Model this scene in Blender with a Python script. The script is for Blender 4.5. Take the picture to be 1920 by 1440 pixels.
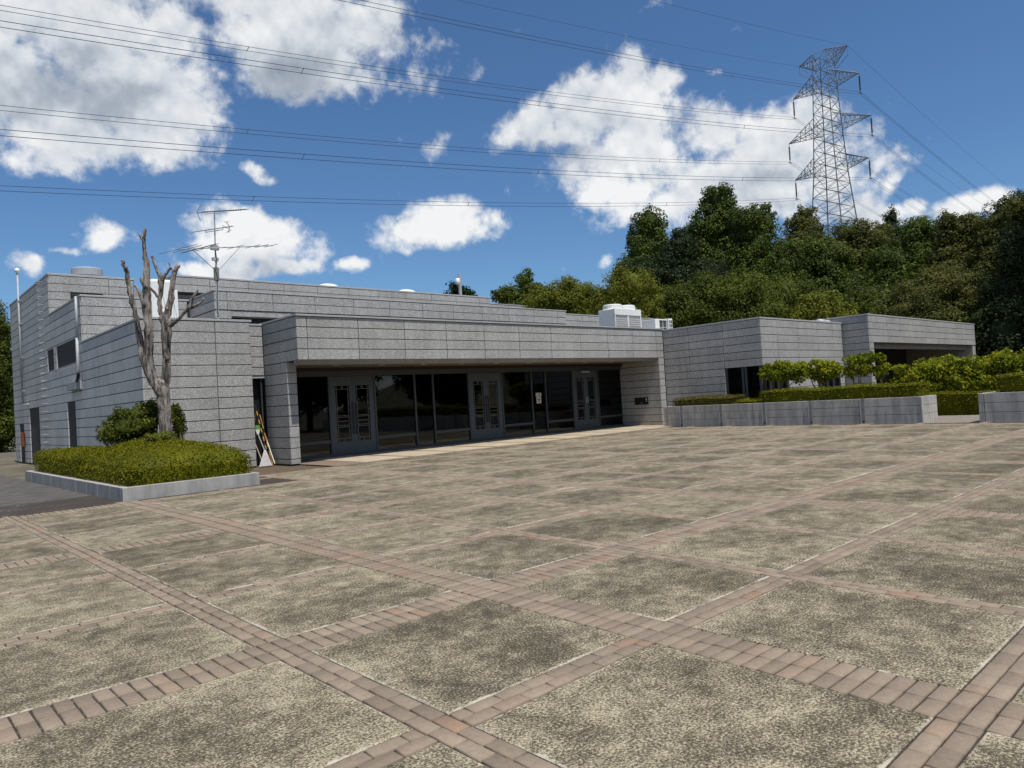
import bpy, math, random
import numpy as np
from mathutils import Matrix, Vector

random.seed(7); rng = np.random.default_rng(11)
SC = bpy.context.scene
for o in list(bpy.data.objects): bpy.data.objects.remove(o)
COL = SC.collection

# ------------------------------------------------------------------ camera
EYE = np.array([0.0, 0.0, 1.6]); FPX = 1348.0
YAW, PITCH, ROLL = math.radians(42.75), math.radians(1.3), math.radians(-3.4)
fw = np.array([math.sin(YAW)*math.cos(PITCH), math.cos(YAW)*math.cos(PITCH), math.sin(PITCH)])
r0 = np.array([math.cos(YAW), -math.sin(YAW), 0.0]); u0 = np.cross(r0, fw)
rt = math.cos(ROLL)*r0 + math.sin(ROLL)*u0; up = -math.sin(ROLL)*r0 + math.cos(ROLL)*u0
cam = bpy.data.cameras.new('camera'); cam.sensor_width = 36; cam.lens = 36*FPX/1920
cam.clip_start = 0.1; cam.clip_end = 6000
camo = bpy.data.objects.new('camera', cam); COL.objects.link(camo)
camo.matrix_world = Matrix(((rt[0], up[0], -fw[0], EYE[0]), (rt[1], up[1], -fw[1], EYE[1]), (rt[2], up[2], -fw[2], EYE[2]), (0, 0, 0, 1)))
SC.camera = camo
def ray(u, v): return fw + rt*(u-960)/FPX - up*(v-720)/FPX       # direction of a sight line of the survey photograph
def at(u, v, depth): return EYE + ray(u, v)*depth
def proj(p):
    d = np.asarray(p, float)-EYE; z = d@fw
    return 960+FPX*(d@rt)/z, 720-FPX*(d@up)/z, z

# ------------------------------------------------------------------ light
SUN = np.array([-0.10, -1.0, 2.45]); SUN /= np.linalg.norm(SUN)
sl = bpy.data.lights.new('sun', 'SUN'); sl.energy = 4.7; sl.angle = math.radians(0.53); sl.color = (1.0, 0.955, 0.885)
so = bpy.data.objects.new('sun', sl); COL.objects.link(so)
so.rotation_euler = Vector(SUN).to_track_quat('Z', 'Y').to_euler()
SC.view_settings.view_transform = 'Standard'; SC.view_settings.look = 'None'
SC.view_settings.exposure = 0.0; SC.view_settings.gamma = 1.0
SC.cycles.max_bounces = 5; SC.cycles.transparent_max_bounces = 8; SC.cycles.caustics_reflective = False; SC.cycles.caustics_refractive = False

# ------------------------------------------------------------------ node helpers
class NT:
    def __init__(s, tree): s.t = tree; s.n = tree.nodes; s.l = tree.links
    def new(s, typ, **kw):
        n = s.n.new(typ)
        for k, v in kw.items(): setattr(n, k, v)
        return n
    def put(s, sock, v):
        if v is None: return
        if hasattr(v, 'node'): s.l.new(v, sock)
        else: sock.default_value = v
    def math(s, op, a, b=None, c=None, clamp=False):
        n = s.new('ShaderNodeMath', operation=op, use_clamp=clamp)
        s.put(n.inputs[0], a); s.put(n.inputs[1], b)
        if c is not None: s.put(n.inputs[2], c)
        return n.outputs[0]
    def vmath(s, op, a, b=None, out=0):
        n = s.new('ShaderNodeVectorMath', operation=op); s.put(n.inputs[0], a); s.put(n.inputs[1], b)
        return n.outputs[out]
    def noise(s, vec, scale, detail=4, rough=0.55, dist=0.0):
        n = s.new('ShaderNodeTexNoise'); s.put(n.inputs['Vector'], vec)
        n.inputs['Scale'].default_value = scale; n.inputs['Detail'].default_value = detail
        n.inputs['Roughness'].default_value = rough; n.inputs['Distortion'].default_value = dist
        return n.outputs['Fac']
    def voro(s, vec, scale):
        n = s.new('ShaderNodeTexVoronoi'); s.put(n.inputs['Vector'], vec); n.inputs['Scale'].default_value = scale
        return n.outputs
    def ramp(s, fac, stops, interp='LINEAR'):
        n = s.new('ShaderNodeValToRGB'); s.put(n.inputs[0], fac); cr = n.color_ramp; cr.interpolation = interp
        while len(cr.elements) < len(stops): cr.elements.new(0.5)
        for e, (p, c) in zip(cr.elements, stops):
            e.position = p; e.color = (c, c, c, 1) if not hasattr(c, '__len__') else (*c[:3], 1)
        return n.outputs['Color']
    def map(s, v, a, b, c=0.0, d=1.0, smooth=True):
        n = s.new('ShaderNodeMapRange'); n.clamp = True
        n.interpolation_type = 'SMOOTHSTEP' if smooth else 'LINEAR'
        s.put(n.inputs['Value'], v); s.put(n.inputs['From Min'], a); s.put(n.inputs['From Max'], b); s.put(n.inputs['To Min'], c); s.put(n.inputs['To Max'], d)
        return n.outputs['Result']
    def mix(s, fac, a, b, mode='MIX'):
        n = s.new('ShaderNodeMix', data_type='RGBA', blend_type=mode)
        s.put(n.inputs[0], fac)
        for i, v in ((6, a), (7, b)):
            if isinstance(v, tuple) and len(v) == 3: v = (*v, 1)
            s.put(n.inputs[i], v)
        return n.outputs[2]
    def scalev(s, vec, sc):
        return s.vmath('MULTIPLY', vec, sc)

MATS = {}
def mat(name, fn):
    if name in MATS: return MATS[name]
    m = bpy.data.materials.new(name); m.use_nodes = True
    t = NT(m.node_tree); b = t.n['Principled BSDF']; out = t.n['Material Output']
    pos = t.new('ShaderNodeNewGeometry').outputs['Position']
    fn(t, b, pos, out); MATS[name] = m
    return m
def bump(t, b, h, strength=0.3, dist=0.02):
    n = t.new('ShaderNodeBump'); n.inputs['Strength'].default_value = strength; n.inputs['Distance'].default_value = dist
    t.put(n.inputs['Height'], h); t.l.new(n.outputs[0], b.inputs['Normal'])
def plain(name, col, rough=0.6, metal=0.0, var=0.15, scale=6.0, spec=0.4):
    def f(t, b, pos, out):
        n = t.noise(pos, scale, 5, 0.6)
        k = t.map(n, 0.25, 0.75, 1-var, 1+var, False)
        n2 = t.new('ShaderNodeVectorMath', operation='SCALE'); n2.inputs[0].default_value = col[:3]; t.put(n2.inputs['Scale'], k)
        t.l.new(n2.outputs[0], b.inputs['Base Color'])
        b.inputs['Roughness'].default_value = rough; b.inputs['Metallic'].default_value = metal
        b.inputs['Specular IOR Level'].default_value = spec
    return mat(name, f)

# ------------------------------------------------------------------ sky with clouds
W = bpy.data.worlds.new('World'); SC.world = W; W.use_nodes = True
def azel(u, v):
    d = ray(u, v); return math.atan2(d[0], d[1]), math.atan2(d[2], math.hypot(d[0], d[1]))
CLOUDS = [ # survey position (u, v) and half sizes of each cumulus, strength
 (120,40,260,130,1.1),(80,190,240,115,1.1),(275,180,125,95,1.05),(150,265,220,50,.95),(330,50,80,80,.95),(0,120,180,140,1.1),(100,310,160,40,.62),
 (560,70,200,100,1.05),(575,140,120,50,.8),(470,10,160,70,.95),(680,60,80,80,1.05),
 (1000,238,92,46,1),(1090,215,80,66,.95),(1190,195,95,72,.9),(1250,145,48,34,.8),(1180,285,130,85,1.05),(1350,245,74,68,1.1),(1250,375,130,50,.85),(1460,375,110,60,1),
 (1440,270,95,72,1.1),(1515,240,60,80,1.1),(1390,335,250,75,1),(1200,355,115,52,.9),(1545,330,60,95,1),(1600,395,45,36,.9),
 (815,430,112,34,1),(835,405,62,32,1),(470,455,112,52,1),(455,420,85,40,1),(500,440,70,55,1),(420,510,90,24,.9),(530,500,70,26,.8),(180,442,44,32,.60),(135,468,46,12,.55),
 (52,497,46,28,.62),(470,312,26,20,.45),(492,332,30,12,.42),(820,272,30,30,.45),(632,497,32,18,.52),(1133,490,22,14,.48),
 (1800,388,80,30,1),(1860,380,50,20,.9),(1660,335,20,36,.62),(1640,415,60,26,.9),(1335,126,28,14,.42),(1710,390,40,22,.6)]
THICK = [(110,110,260,170,1),(570,60,190,110,1),(1060,230,150,70,1),(1380,300,260,110,1),(818,420,115,48,1),(475,450,115,75,1),(1560,340,90,110,1)]
def cloud_group(name, blobs):
    g = bpy.data.node_groups.new(name, 'ShaderNodeTree')
    g.interface.new_socket('P', in_out='INPUT', socket_type='NodeSocketVector')
    g.interface.new_socket('M', in_out='OUTPUT', socket_type='NodeSocketFloat')
    t = NT(g); gi = t.new('NodeGroupInput'); go = t.new('NodeGroupOutput'); acc = None
    for (u, v, ru, rv, s) in blobs:
        a, e = azel(u, v); a1, _ = azel(u+ru, v); _, e1 = azel(u, v-rv)
        ra = max(abs(a1-a), .004)/.62; re = max(abs(e1-e), .004)/.62
        n = t.new('ShaderNodeVectorMath', operation='MULTIPLY_ADD'); t.l.new(gi.outputs[0], n.inputs[0]); n.inputs[1].default_value = (1/ra, 1/re, 0); n.inputs[2].default_value = (-a/ra, -e/re, 1-s if s < 1 else 0)
        l = t.vmath('LENGTH', n.outputs[0], None, 1)
        acc = l if acc is None else t.math('SMOOTH_MIN', acc, l, 0.12)
    t.l.new(t.math('SUBTRACT', 1.0, acc), go.inputs[0]); return g
def build_world():
    t = NT(W.node_tree); t.n.clear()
    out = t.new('ShaderNodeOutputWorld'); bg = t.new('ShaderNodeBackground'); t.l.new(bg.outputs[0], out.inputs[0])
    sky = t.new('ShaderNodeTexSky'); sky.sky_type = 'NISHITA'; sky.sun_disc = False
    sky.sun_elevation = math.asin(SUN[2]); sky.sun_rotation = math.atan2(SUN[0], SUN[1])
    sky.air_density = 1.0; sky.dust_density = 0.4; sky.ozone_density = 2.5; sky.altitude = 50
    d = t.new('ShaderNodeTexCoord').outputs['Generated']
    sp = t.new('ShaderNodeSeparateXYZ'); t.l.new(d, sp.inputs[0])
    az = t.math('ARCTAN2', sp.outputs[0], sp.outputs[1])
    el = t.math('ARCSINE', sp.outputs[2])
    cb = t.new('ShaderNodeCombineXYZ'); t.l.new(az, cb.inputs[0]); t.l.new(el, cb.inputs[1]); P = cb.outputs[0]
    g0 = cloud_group('cloud_mask', CLOUDS); g1 = cloud_group('cloud_mass', THICK)
    wn = t.new('ShaderNodeTexNoise'); t.put(wn.inputs['Vector'], d); wn.inputs['Scale'].default_value = 8; wn.inputs['Detail'].default_value = 3
    wv = t.vmath('MULTIPLY', t.vmath('SUBTRACT', wn.outputs['Color'], (0.5, 0.5, 0.5)), (0.06, 0.045, 0)); PW = t.vmath('ADD', P, wv)
    def mask(shift, g):
        n = t.new('ShaderNodeGroup'); n.node_tree = g
        q = t.vmath('ADD', PW, shift)
        t.l.new(q, n.inputs[0]); m = n.outputs[0]
        # the same broken cumulus goes on round the rest of the sky
        dd = t.vmath('ADD', d, (0, 0, shift[1]))
        far = t.map(t.vmath('DOT_PRODUCT', d, tuple(fw), 1), 0.62, 0.72, 1, 0)
        gen = t.math('MULTIPLY', t.map(t.noise(dd, 2.6, 2, 0.5), 0.47, 0.66, 0.1, 1.0, False), far)
        return t.math('MAXIMUM', m, gen)
    M0 = mask((0, 0, 0), g0); M1 = mask((0.0, 0.045, 0), g1)
    n1 = t.noise(d, 12, 6, 0.58); n2 = t.noise(t.vmath('ADD', d, (-0.004, -0.004, 0.014)), 12, 3, 0.58)
    n3 = t.noise(d, 44, 4, 0.6)
    dens = t.math('MULTIPLY_ADD', t.math('SUBTRACT', n1, 0.5), 1.4, M0)
    dens = t.math('MULTIPLY_ADD', t.math('SUBTRACT', n3, 0.5), 0.7, dens)
    alpha = t.map(dens, 0.23, 0.66)
    relief = t.math('SUBTRACT', n1, n2)
    shade = t.math('MULTIPLY_ADD', relief, 1.8, 0.97)
    shade = t.math('MULTIPLY_ADD', t.math('SUBTRACT', n3, 0.5), 0.12, shade)
    shade = t.math('SUBTRACT', shade, t.map(M1, 0.35, 1.0, 0.0, 0.42))
    big = t.noise(d, 4.5, 2, 0.5)
    shade = t.math('ADD', shade, t.math('MULTIPLY', t.math('SUBTRACT', big, 0.5), 1.1))
    high = t.map(el, 0.24, 0.40, 0.0, 0.24)
    shade = t.math('SUBTRACT', shade, high)
    ccol = t.ramp(t.math('MAXIMUM', t.math('MINIMUM', shade, 1.0), 0.0), [(0.0, (0.30, 0.35, 0.42)), (0.35, (0.42, 0.47, 0.54)), (0.62, (0.66, 0.70, 0.75)), (1.0, (0.92, 0.93, 0.93))])
    sk = t.vmath('MULTIPLY', sky.outputs[0], (0.063, 0.086, 0.106))
    col = t.mix(t.math('MULTIPLY', alpha, 0.97), sk, ccol)
    t.l.new(col, bg.inputs[0]); bg.inputs[1].default_value = 1.0
build_world()
W.cycles.sampling_method = 'MANUAL'; W.cycles.sample_map_resolution = 512

# ------------------------------------------------------------------ mesh helpers
def tag(o, label, cat, group=None, kind=None):
    if label: o['label'] = label
    if cat: o['category'] = cat
    if group: o['group'] = group
    if kind: o['kind'] = kind
    return o
def link(name, me, parent=None, loc=None):
    o = bpy.data.objects.new(name, me); COL.objects.link(o)
    if parent is not None: o.parent = parent
    if loc is not None: o.location = loc
    return o
def empty(name, loc=(0, 0, 0), parent=None, rotz=0.0):
    o = link(name, None, parent, loc); o.empty_display_size = 0.3; o.rotation_euler = (0, 0, rotz); return o
class MB:
    def __init__(s): s.v = []; s.f = []
    def quad(s, a, b, c, d):
        n = len(s.v); s.v += [tuple(a), tuple(b), tuple(c), tuple(d)]; s.f.append((n, n+1, n+2, n+3)); return s
    def box(s, x0, x1, y0, y1, z0, z1):
        n = len(s.v)
        s.v += [(x0,y0,z0),(x1,y0,z0),(x1,y1,z0),(x0,y1,z0),(x0,y0,z1),(x1,y0,z1),(x1,y1,z1),(x0,y1,z1)]
        s.f += [tuple(n+i for i in q) for q in ((0,3,2,1),(4,5,6,7),(0,1,5,4),(1,2,6,5),(2,3,7,6),(3,0,4,7))]; return s
    def tube(s, pts, rad, sides=8, cap=True, jit=0.0):
        pts = [np.asarray(p, float) for p in pts]; k = len(pts)
        rad = [rad]*k if not hasattr(rad, '__len__') else rad
        base = len(s.v); prev = None
        for i, p in enumerate(pts):
            tdir = pts[min(i+1, k-1)]-pts[max(i-1, 0)]; L = np.linalg.norm(tdir); tdir = tdir/L if L > 1e-9 else np.array([0, 0, 1.])
            if prev is None:
                a = np.array([0, 0, 1.]) if abs(tdir[2]) < 0.9 else np.array([1., 0, 0])
                prev = np.cross(tdir, a); prev /= np.linalg.norm(prev)
            prev = prev-tdir*(prev@tdir); prev /= np.linalg.norm(prev); b = np.cross(tdir, prev)
            for j in range(sides):
                an = 2*math.pi*j/sides; rr = rad[i]*(1+jit*(random.random()-.5))
                s.v.append(tuple(p+rr*(math.cos(an)*prev+math.sin(an)*b)))
        for i in range(k-1):
            for j in range(sides):
                j2 = (j+1) % sides
                s.f.append((base+i*sides+j, base+i*sides+j2, base+(i+1)*sides+j2, base+(i+1)*sides+j))
        if cap:
            s.f.append(tuple(base+j for j in reversed(range(sides)))); s.f.append(tuple(base+(k-1)*sides+j for j in range(sides)))
        return s
    def prism(s, poly, h0, h1, axis=2):
        n = len(s.v); k = len(poly)
        for h in (h0, h1):
            for p in poly:
                q = list(p); q.insert(axis, h); s.v.append(tuple(q))
        s.f.append(tuple(n+i for i in reversed(range(k)))); s.f.append(tuple(n+k+i for i in range(k)))
        for i in range(k): j = (i+1) % k; s.f.append((n+i, n+j, n+k+j, n+k+i))
        return s
    def mesh(s, name, m, smooth=False):
        me = bpy.data.meshes.new(name); me.from_pydata(s.v, [], s.f)
        if m is not None: me.materials.append(m)
        if smooth: me.polygons.foreach_set('use_smooth', [True]*len(me.polygons))
        me.update(); return me
    def build(s, name, m, parent=None, smooth=False, bevel=0.0, loc=None):
        o = link(name, s.mesh(name, m, smooth), parent, loc)
        if bevel:
            b = o.modifiers.new('bevel', 'BEVEL'); b.width = bevel; b.segments = 2; b.limit_method = 'ANGLE'
        return o
def npmesh(name, V, F, m, attr=None, smooth=False):
    me = bpy.data.meshes.new(name); V = np.asarray(V, np.float32); F = np.asarray(F, np.int32); k = F.shape[1]
    me.vertices.add(len(V)); me.vertices.foreach_set('co', V.ravel())
    me.loops.add(F.size); me.loops.foreach_set('vertex_index', F.ravel())
    me.polygons.add(len(F)); me.polygons.foreach_set('loop_start', np.arange(0, F.size, k, dtype=np.int32)); me.polygons.foreach_set('loop_total', np.full(len(F), k, np.int32))
    if smooth: me.polygons.foreach_set('use_smooth', np.ones(len(F), bool))
    me.update(calc_edges=True)
    if attr is not None:
        a = me.attributes.new('rnd', 'FLOAT', 'POINT'); a.data.foreach_set('value', np.asarray(attr, np.float32))
    me.materials.append(m); return me

# ------------------------------------------------------------------ materials
def stone_fn(light, dark, white, sc=1.0):
    def f(t, b, pos, out):
        isl = t.new('ShaderNodeObjectInfo').outputs['Random']
        n1 = t.noise(pos, 34*sc, 2, 0.75); base = t.mix(t.map(n1, 0.38, 0.62), dark, light)
        v = t.voro(pos, 23*sc); spots = t.map(v['Distance'], 0.16, 0.34, 1, 0)
        sel = t.new('ShaderNodeSeparateColor'); t.l.new(v['Color'], sel.inputs[0])
        spots = t.math('MULTIPLY', spots, t.map(sel.outputs[0], 0.45, 0.6))
        base = t.mix(t.math('MULTIPLY', spots, 0.7), base, white)
        big = t.noise(pos, 0.9, 4, 0.6); st = t.noise(t.scalev(pos, (4.5, 4.5, 0.3)), 1.2, 5, 0.65)
        k = t.math('ADD', t.map(big, 0.3, 0.7, -0.10, 0.10, False), t.map(st, 0.3, 0.7, -0.11, 0.08, False))
        k = t.math('ADD', k, t.map(isl, 0, 1, 0.94, 1.06, False))
        n2 = t.new('ShaderNodeVectorMath', operation='SCALE'); t.l.new(base, n2.inputs[0]); t.put(n2.inputs['Scale'], k)
        t.l.new(n2.outputs[0], b.inputs['Base Color']); b.inputs['Roughness'].default_value = 0.75; b.inputs['Specular IOR Level'].default_value = 0.25
        bump(t, b, n1, 0.35, 0.006)
    return f
STONE = mat('washed_aggregate', stone_fn((0.42, 0.417, 0.405), (0.235, 0.233, 0.228), (0.78, 0.77, 0.745)))
STONE_SIDE = mat('fine_concrete', stone_fn((0.53, 0.535, 0.53), (0.45, 0.455, 0.45), (0.56, 0.56, 0.56), 0.6))
JOINT = plain('joint_dark', (0.05, 0.05, 0.05), 0.9)
COPING = plain('coping_stone', (0.36, 0.365, 0.37), 0.6, 0.0, 0.12)
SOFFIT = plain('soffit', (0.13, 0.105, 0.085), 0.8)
FRAME = plain('window_frame', (0.060, 0.068, 0.077), 0.45, 0.2, 0.08)
DOORM = plain('door_paint', (0.065, 0.080, 0.096), 0.5, 0.0, 0.12)
BLACK = plain('black_metal', (0.015, 0.015, 0.017), 0.4)
BRASS = plain('lattice_metal', (0.20, 0.19, 0.17), 0.4, 0.4)
WHITE = plain('white_enamel', (0.74, 0.75, 0.73), 0.45, 0, 0.06)
GALV = plain('galvanised', (0.36, 0.38, 0.40), 0.55, 0.15, 0.12)
STEEL = plain('tower_steel', (0.17, 0.19, 0.21), 0.6, 0.3, 0.2, 0.8)
WIRE = plain('conductor', (0.045, 0.05, 0.06), 0.6)
INSUL = plain('porcelain', (0.07, 0.07, 0.075), 0.3)
INTER = plain('interior_plaster', (0.20, 0.18, 0.16), 0.8)
INFLOOR = plain('interior_floor', (0.12, 0.075, 0.055), 0.5)
PAPER = plain('paper', (0.60, 0.59, 0.56), 0.8, 0, 0.05, 60)
INK = plain('ink', (0.09, 0.09, 0.10), 0.8)
ORANGE = plain('red_orange_paint', (0.36, 0.085, 0.035), 0.55, 0, 0.2)
LIGHTGLASS = plain('downlight_glass', (0.65, 0.62, 0.55), 0.3)
BRISTLE = plain('twig_bristle', (0.22, 0.14, 0.09), 0.9, 0, 0.4, 40)
WOOD = plain('broom_handle', (0.38, 0.30, 0.20), 0.6, 0, 0.2, 30)
YELLOW = plain('yellow_tape', (0.38, 0.23, 0.03), 0.6)
GREENP = plain('green_plastic', (0.15, 0.32, 0.06), 0.5)
WHITEP = plain('white_plastic', (0.72, 0.70, 0.67), 0.5)
EARTH = plain('soil', (0.10, 0.07, 0.045), 0.95, 0, 0.4, 9)
DARKGRILL = plain('coil_dark', (0.06, 0.065, 0.065), 0.6)
def conc_fn(col, stain=0.5):
    def f(t, b, pos, out):
        n = t.noise(pos, 3.0, 6, 0.65); fine = t.noise(pos, 60, 3, 0.6)
        st = t.noise(t.scalev(pos, (5.0, 5.0, 0.5)), 1.0, 5, 0.65)
        k = t.math('MULTIPLY', t.map(n, 0.3, 0.7, 0.85, 1.12, False), t.map(fine, 0.3, 0.7, 0.92, 1.08, False))
        k = t.math('MULTIPLY', k, t.map(st, 0.38, 0.62, 1-stain*0.5, 1.05))
        n2 = t.new('ShaderNodeVectorMath', operation='SCALE'); n2.inputs[0].default_value = col; t.put(n2.inputs['Scale'], k)
        t.l.new(n2.outputs[0], b.inputs['Base Color']); b.inputs['Roughness'].default_value = 0.85; b.inputs['Specular IOR Level'].default_value = 0.2
        bump(t, b, fine, 0.15, 0.004)
    return f
CONC = mat('planter_concrete', conc_fn((0.44, 0.425, 0.40)))
CONC_L = mat('kerb_concrete', conc_fn((0.35, 0.345, 0.335), 0.3))
def glass_fn(t, b, pos, out):
    t.n.remove(b)
    gl = t.new('ShaderNodeBsdfGlossy'); gl.inputs['Roughness'].default_value = 0.02; gl.inputs['Color'].default_value = (0.8, 0.85, 0.85, 1)
    tr = t.new('ShaderNodeBsdfTransparent'); tr.inputs['Color'].default_value = (0.34, 0.34, 0.33, 1)
    fr = t.new('ShaderNodeFresnel'); fr.inputs['IOR'].default_value = 1.5
    mx = t.new('ShaderNodeMixShader'); t.l.new(fr.outputs[0], mx.inputs[0]); t.l.new(tr.outputs[0], mx.inputs[1]); t.l.new(gl.outputs[0], mx.inputs[2])
    t.l.new(mx.outputs[0], out.inputs[0])
GLASS = mat('tinted_glass', glass_fn)
def slab_fn(t, b, pos, out):
    gen = t.new('ShaderNodeTexCoord').outputs['Generated']; sp = t.new('ShaderNodeSeparateXYZ'); t.l.new(gen, sp.inputs[0])
    def edge(s): return t.math('MINIMUM', s, t.math('SUBTRACT', 1.0, s))
    e = t.math('MINIMUM', edge(sp.outputs[0]), edge(sp.outputs[1]))
    rnd = t.new('ShaderNodeObjectInfo').outputs['Random']
    fine = t.map(t.noise(pos, 66, 2, 0.85), 0.32, 0.68, 0.10, 0.90, False); mid = t.noise(pos, 4.2, 8, 0.72, 0.3); big = t.noise(pos, 0.75, 5, 0.6, 0.4); m2 = t.noise(pos, 14, 3, 0.6)
    bias = t.math('ADD', t.map(mid, 0.28, 0.72, -0.24, 0.24, False), t.map(big, 0.3, 0.7, -0.15, 0.15, False))
    bias = t.math('ADD', bias, t.map(m2, 0.3, 0.7, -0.09, 0.09, False))
    bias = t.math('ADD', bias, t.map(rnd, 0, 1, -0.075, 0.035, False))
    bias = t.math('ADD', bias, t.map(t.math('ADD', e, t.map(m2, 0.3, 0.7, -0.03, 0.03, False)), 0.0, 0.15, 0.07, 0.0))
    x = t.math('ADD', fine, bias)
    col = t.ramp(x, [(0.10, (0.052, 0.045, 0.032)), (0.40, (0.104, 0.090, 0.063)), (0.55, (0.186, 0.160, 0.110)), (0.70, (0.335, 0.287, 0.200)), (0.95, (0.48, 0.42, 0.295))])
    w = t.noise(pos, 22, 4, 0.6); rimw = t.map(w, 0.36, 0.70, -0.001, 0.016, False)
    rim = t.map(t.math('SUBTRACT', e, rimw), -0.002, 0.006, 1, 0)
    rim = t.math('MULTIPLY', rim, t.map(t.noise(pos, 2.3, 4, 0.6), 0.36, 0.62))
    col = t.mix(t.math('MULTIPLY', rim, 0.85), col, (0.52, 0.47, 0.38))
    t.l.new(col, b.inputs['Base Color']); b.inputs['Roughness'].default_value = 0.9; b.inputs['Specular IOR Level'].default_value = 0.15
    bump(t, b, fine, 0.7, 0.008)
SLAB = mat('exposed_aggregate', slab_fn)
def brick_fn(t, b, pos, out):
    r = t.math('FRACT', t.math('ADD', t.new('ShaderNodeNewGeometry').outputs['Random Per Island'], t.math('MULTIPLY', t.new('ShaderNodeObjectInfo').outputs['Random'], 3.7)))
    col = t.ramp(r, [(0.0, (0.195, 0.153, 0.114)), (0.35, (0.232, 0.182, 0.135)), (0.8, (0.262, 0.207, 0.154)), (0.94, (0.255, 0.187, 0.134)), (1.0, (0.245, 0.155, 0.104))])
    n = t.noise(pos, 30, 4, 0.65); n2 = t.noise(pos, 2.0, 3, 0.6)
    k = t.math('MULTIPLY', t.map(n, 0.3, 0.7, 0.86, 1.12, False), t.map(n2, 0.3, 0.7, 0.86, 1.12, False))
    s = t.new('ShaderNodeVectorMath', operation='SCALE'); t.l.new(col, s.inputs[0]); t.put(s.inputs['Scale'], k)
    pale = t.map(t.noise(pos, 9, 5, 0.7), 0.62, 0.72)
    c = t.mix(t.math('MULTIPLY', pale, 0.35), s.outputs[0], (0.30, 0.26, 0.215))
    t.l.new(c, b.inputs['Base Color']); b.inputs['Roughness'].default_value = 0.8; b.inputs['Specular IOR Level'].default_value = 0.3
    bump(t, b, n, 0.2, 0.004)
BRICK = mat('clay_paver', brick_fn)
def bed_fn(t, b, pos, out):
    n = t.noise(pos, 18, 5, 0.7); n2 = t.noise(pos, 1.1, 3, 0.5)
    x = t.math('ADD', n, t.map(n2, 0.3, 0.7, -0.1, 0.1, False))
    col = t.ramp(x, [(0.45, (0.030, 0.023, 0.017)), (0.64, (0.058, 0.045, 0.034)), (0.76, (0.34, 0.30, 0.24))])
    t.l.new(col, b.inputs['Base Color']); b.inputs['Roughness'].default_value = 0.95
BED = mat('mortar_bed', bed_fn)
def asph_fn(t, b, pos, out):
    f = t.noise(pos, 55, 3, 0.7); m = t.noise(pos, 2.2, 5, 0.6)
    v = t.voro(pos, 28); sp = t.map(v['Distance'], 0.1, 0.25, 1, 0)
    col = t.ramp(t.math('ADD', f, t.map(m, 0.3, 0.7, -0.15, 0.15, False)), [(0.3, (0.040, 0.038, 0.035)), (0.6, (0.092, 0.086, 0.078)), (0.8, (0.165, 0.15, 0.13))])
    col = t.mix(t.math('MULTIPLY', sp, 0.35), col, (0.3, 0.29, 0.27))
    t.l.new(col, b.inputs['Base Color']); b.inputs['Roughness'].default_value = 0.9
    bump(t, b, f, 0.5, 0.01)
ASPHALT = mat('asphalt', asph_fn)
def ground_fn(t, b, pos, out):
    n = t.noise(pos, 0.5, 6, 0.65); f = t.noise(pos, 12, 4, 0.7)
    col = t.ramp(t.math('ADD', n, t.map(f, 0.3, 0.7, -0.1, 0.1, False)), [(0.3, (0.05, 0.055, 0.025)), (0.5, (0.10, 0.085, 0.055)), (0.7, (0.19, 0.165, 0.12))])
    t.l.new(col, b.inputs['Base Color']); b.inputs['Roughness'].default_value = 0.95; bump(t, b, f, 0.5, 0.03)
GROUND = mat('bare_ground', ground_fn)
def tan_fn(t, b, pos, out):
    n = t.noise(pos, 1.4, 5, 0.6); f = t.noise(pos, 40, 3, 0.6)
    col = t.ramp(t.math('ADD', n, t.map(f, 0.3, 0.7, -0.08, 0.08, False)), [(0.3, (0.36, 0.29, 0.205)), (0.55, (0.45, 0.372, 0.27)), (0.75, (0.50, 0.43, 0.325))])
    t.l.new(col, b.inputs['Base Color']); b.inputs['Roughness'].default_value = 0.7
TAN = mat('porch_tile', tan_fn)
def bark_fn(pale, dark):
    def f(t, b, pos, out):
        n = t.noise(t.scalev(pos, (6.0, 6.0, 0.9)), 3.0, 6, 0.65, 0.6); n2 = t.noise(pos, 30, 4, 0.7); n3 = t.noise(t.scalev(pos, (2, 2, 0.8)), 1.7, 3, 0.6)
        x = t.math('ADD', n, t.map(n3, 0.3, 0.7, -0.12, 0.12, False)); x = t.math('ADD', x, t.map(n2, 0.3, 0.7, -0.06, 0.06, False))
        col = t.ramp(x, [(0.33, dark), (0.47, tuple(0.45*p+0.55*q for p, q in zip(pale, dark))), (0.58, pale), (0.72, tuple(min(1, 1.5*p) for p in pale))])
        t.l.new(col, b.inputs['Base Color']); b.inputs['Roughness'].default_value = 0.9; b.inputs['Specular IOR Level'].default_value = 0.15
        bump(t, b, x, 0.9, 0.04)
    return f
DEADBARK = mat('weathered_wood', bark_fn((0.30, 0.268, 0.24), (0.030, 0.023, 0.018)))
BARK = mat('tree_bark', bark_fn((0.15, 0.12, 0.09), (0.03, 0.024, 0.018)))
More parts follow.
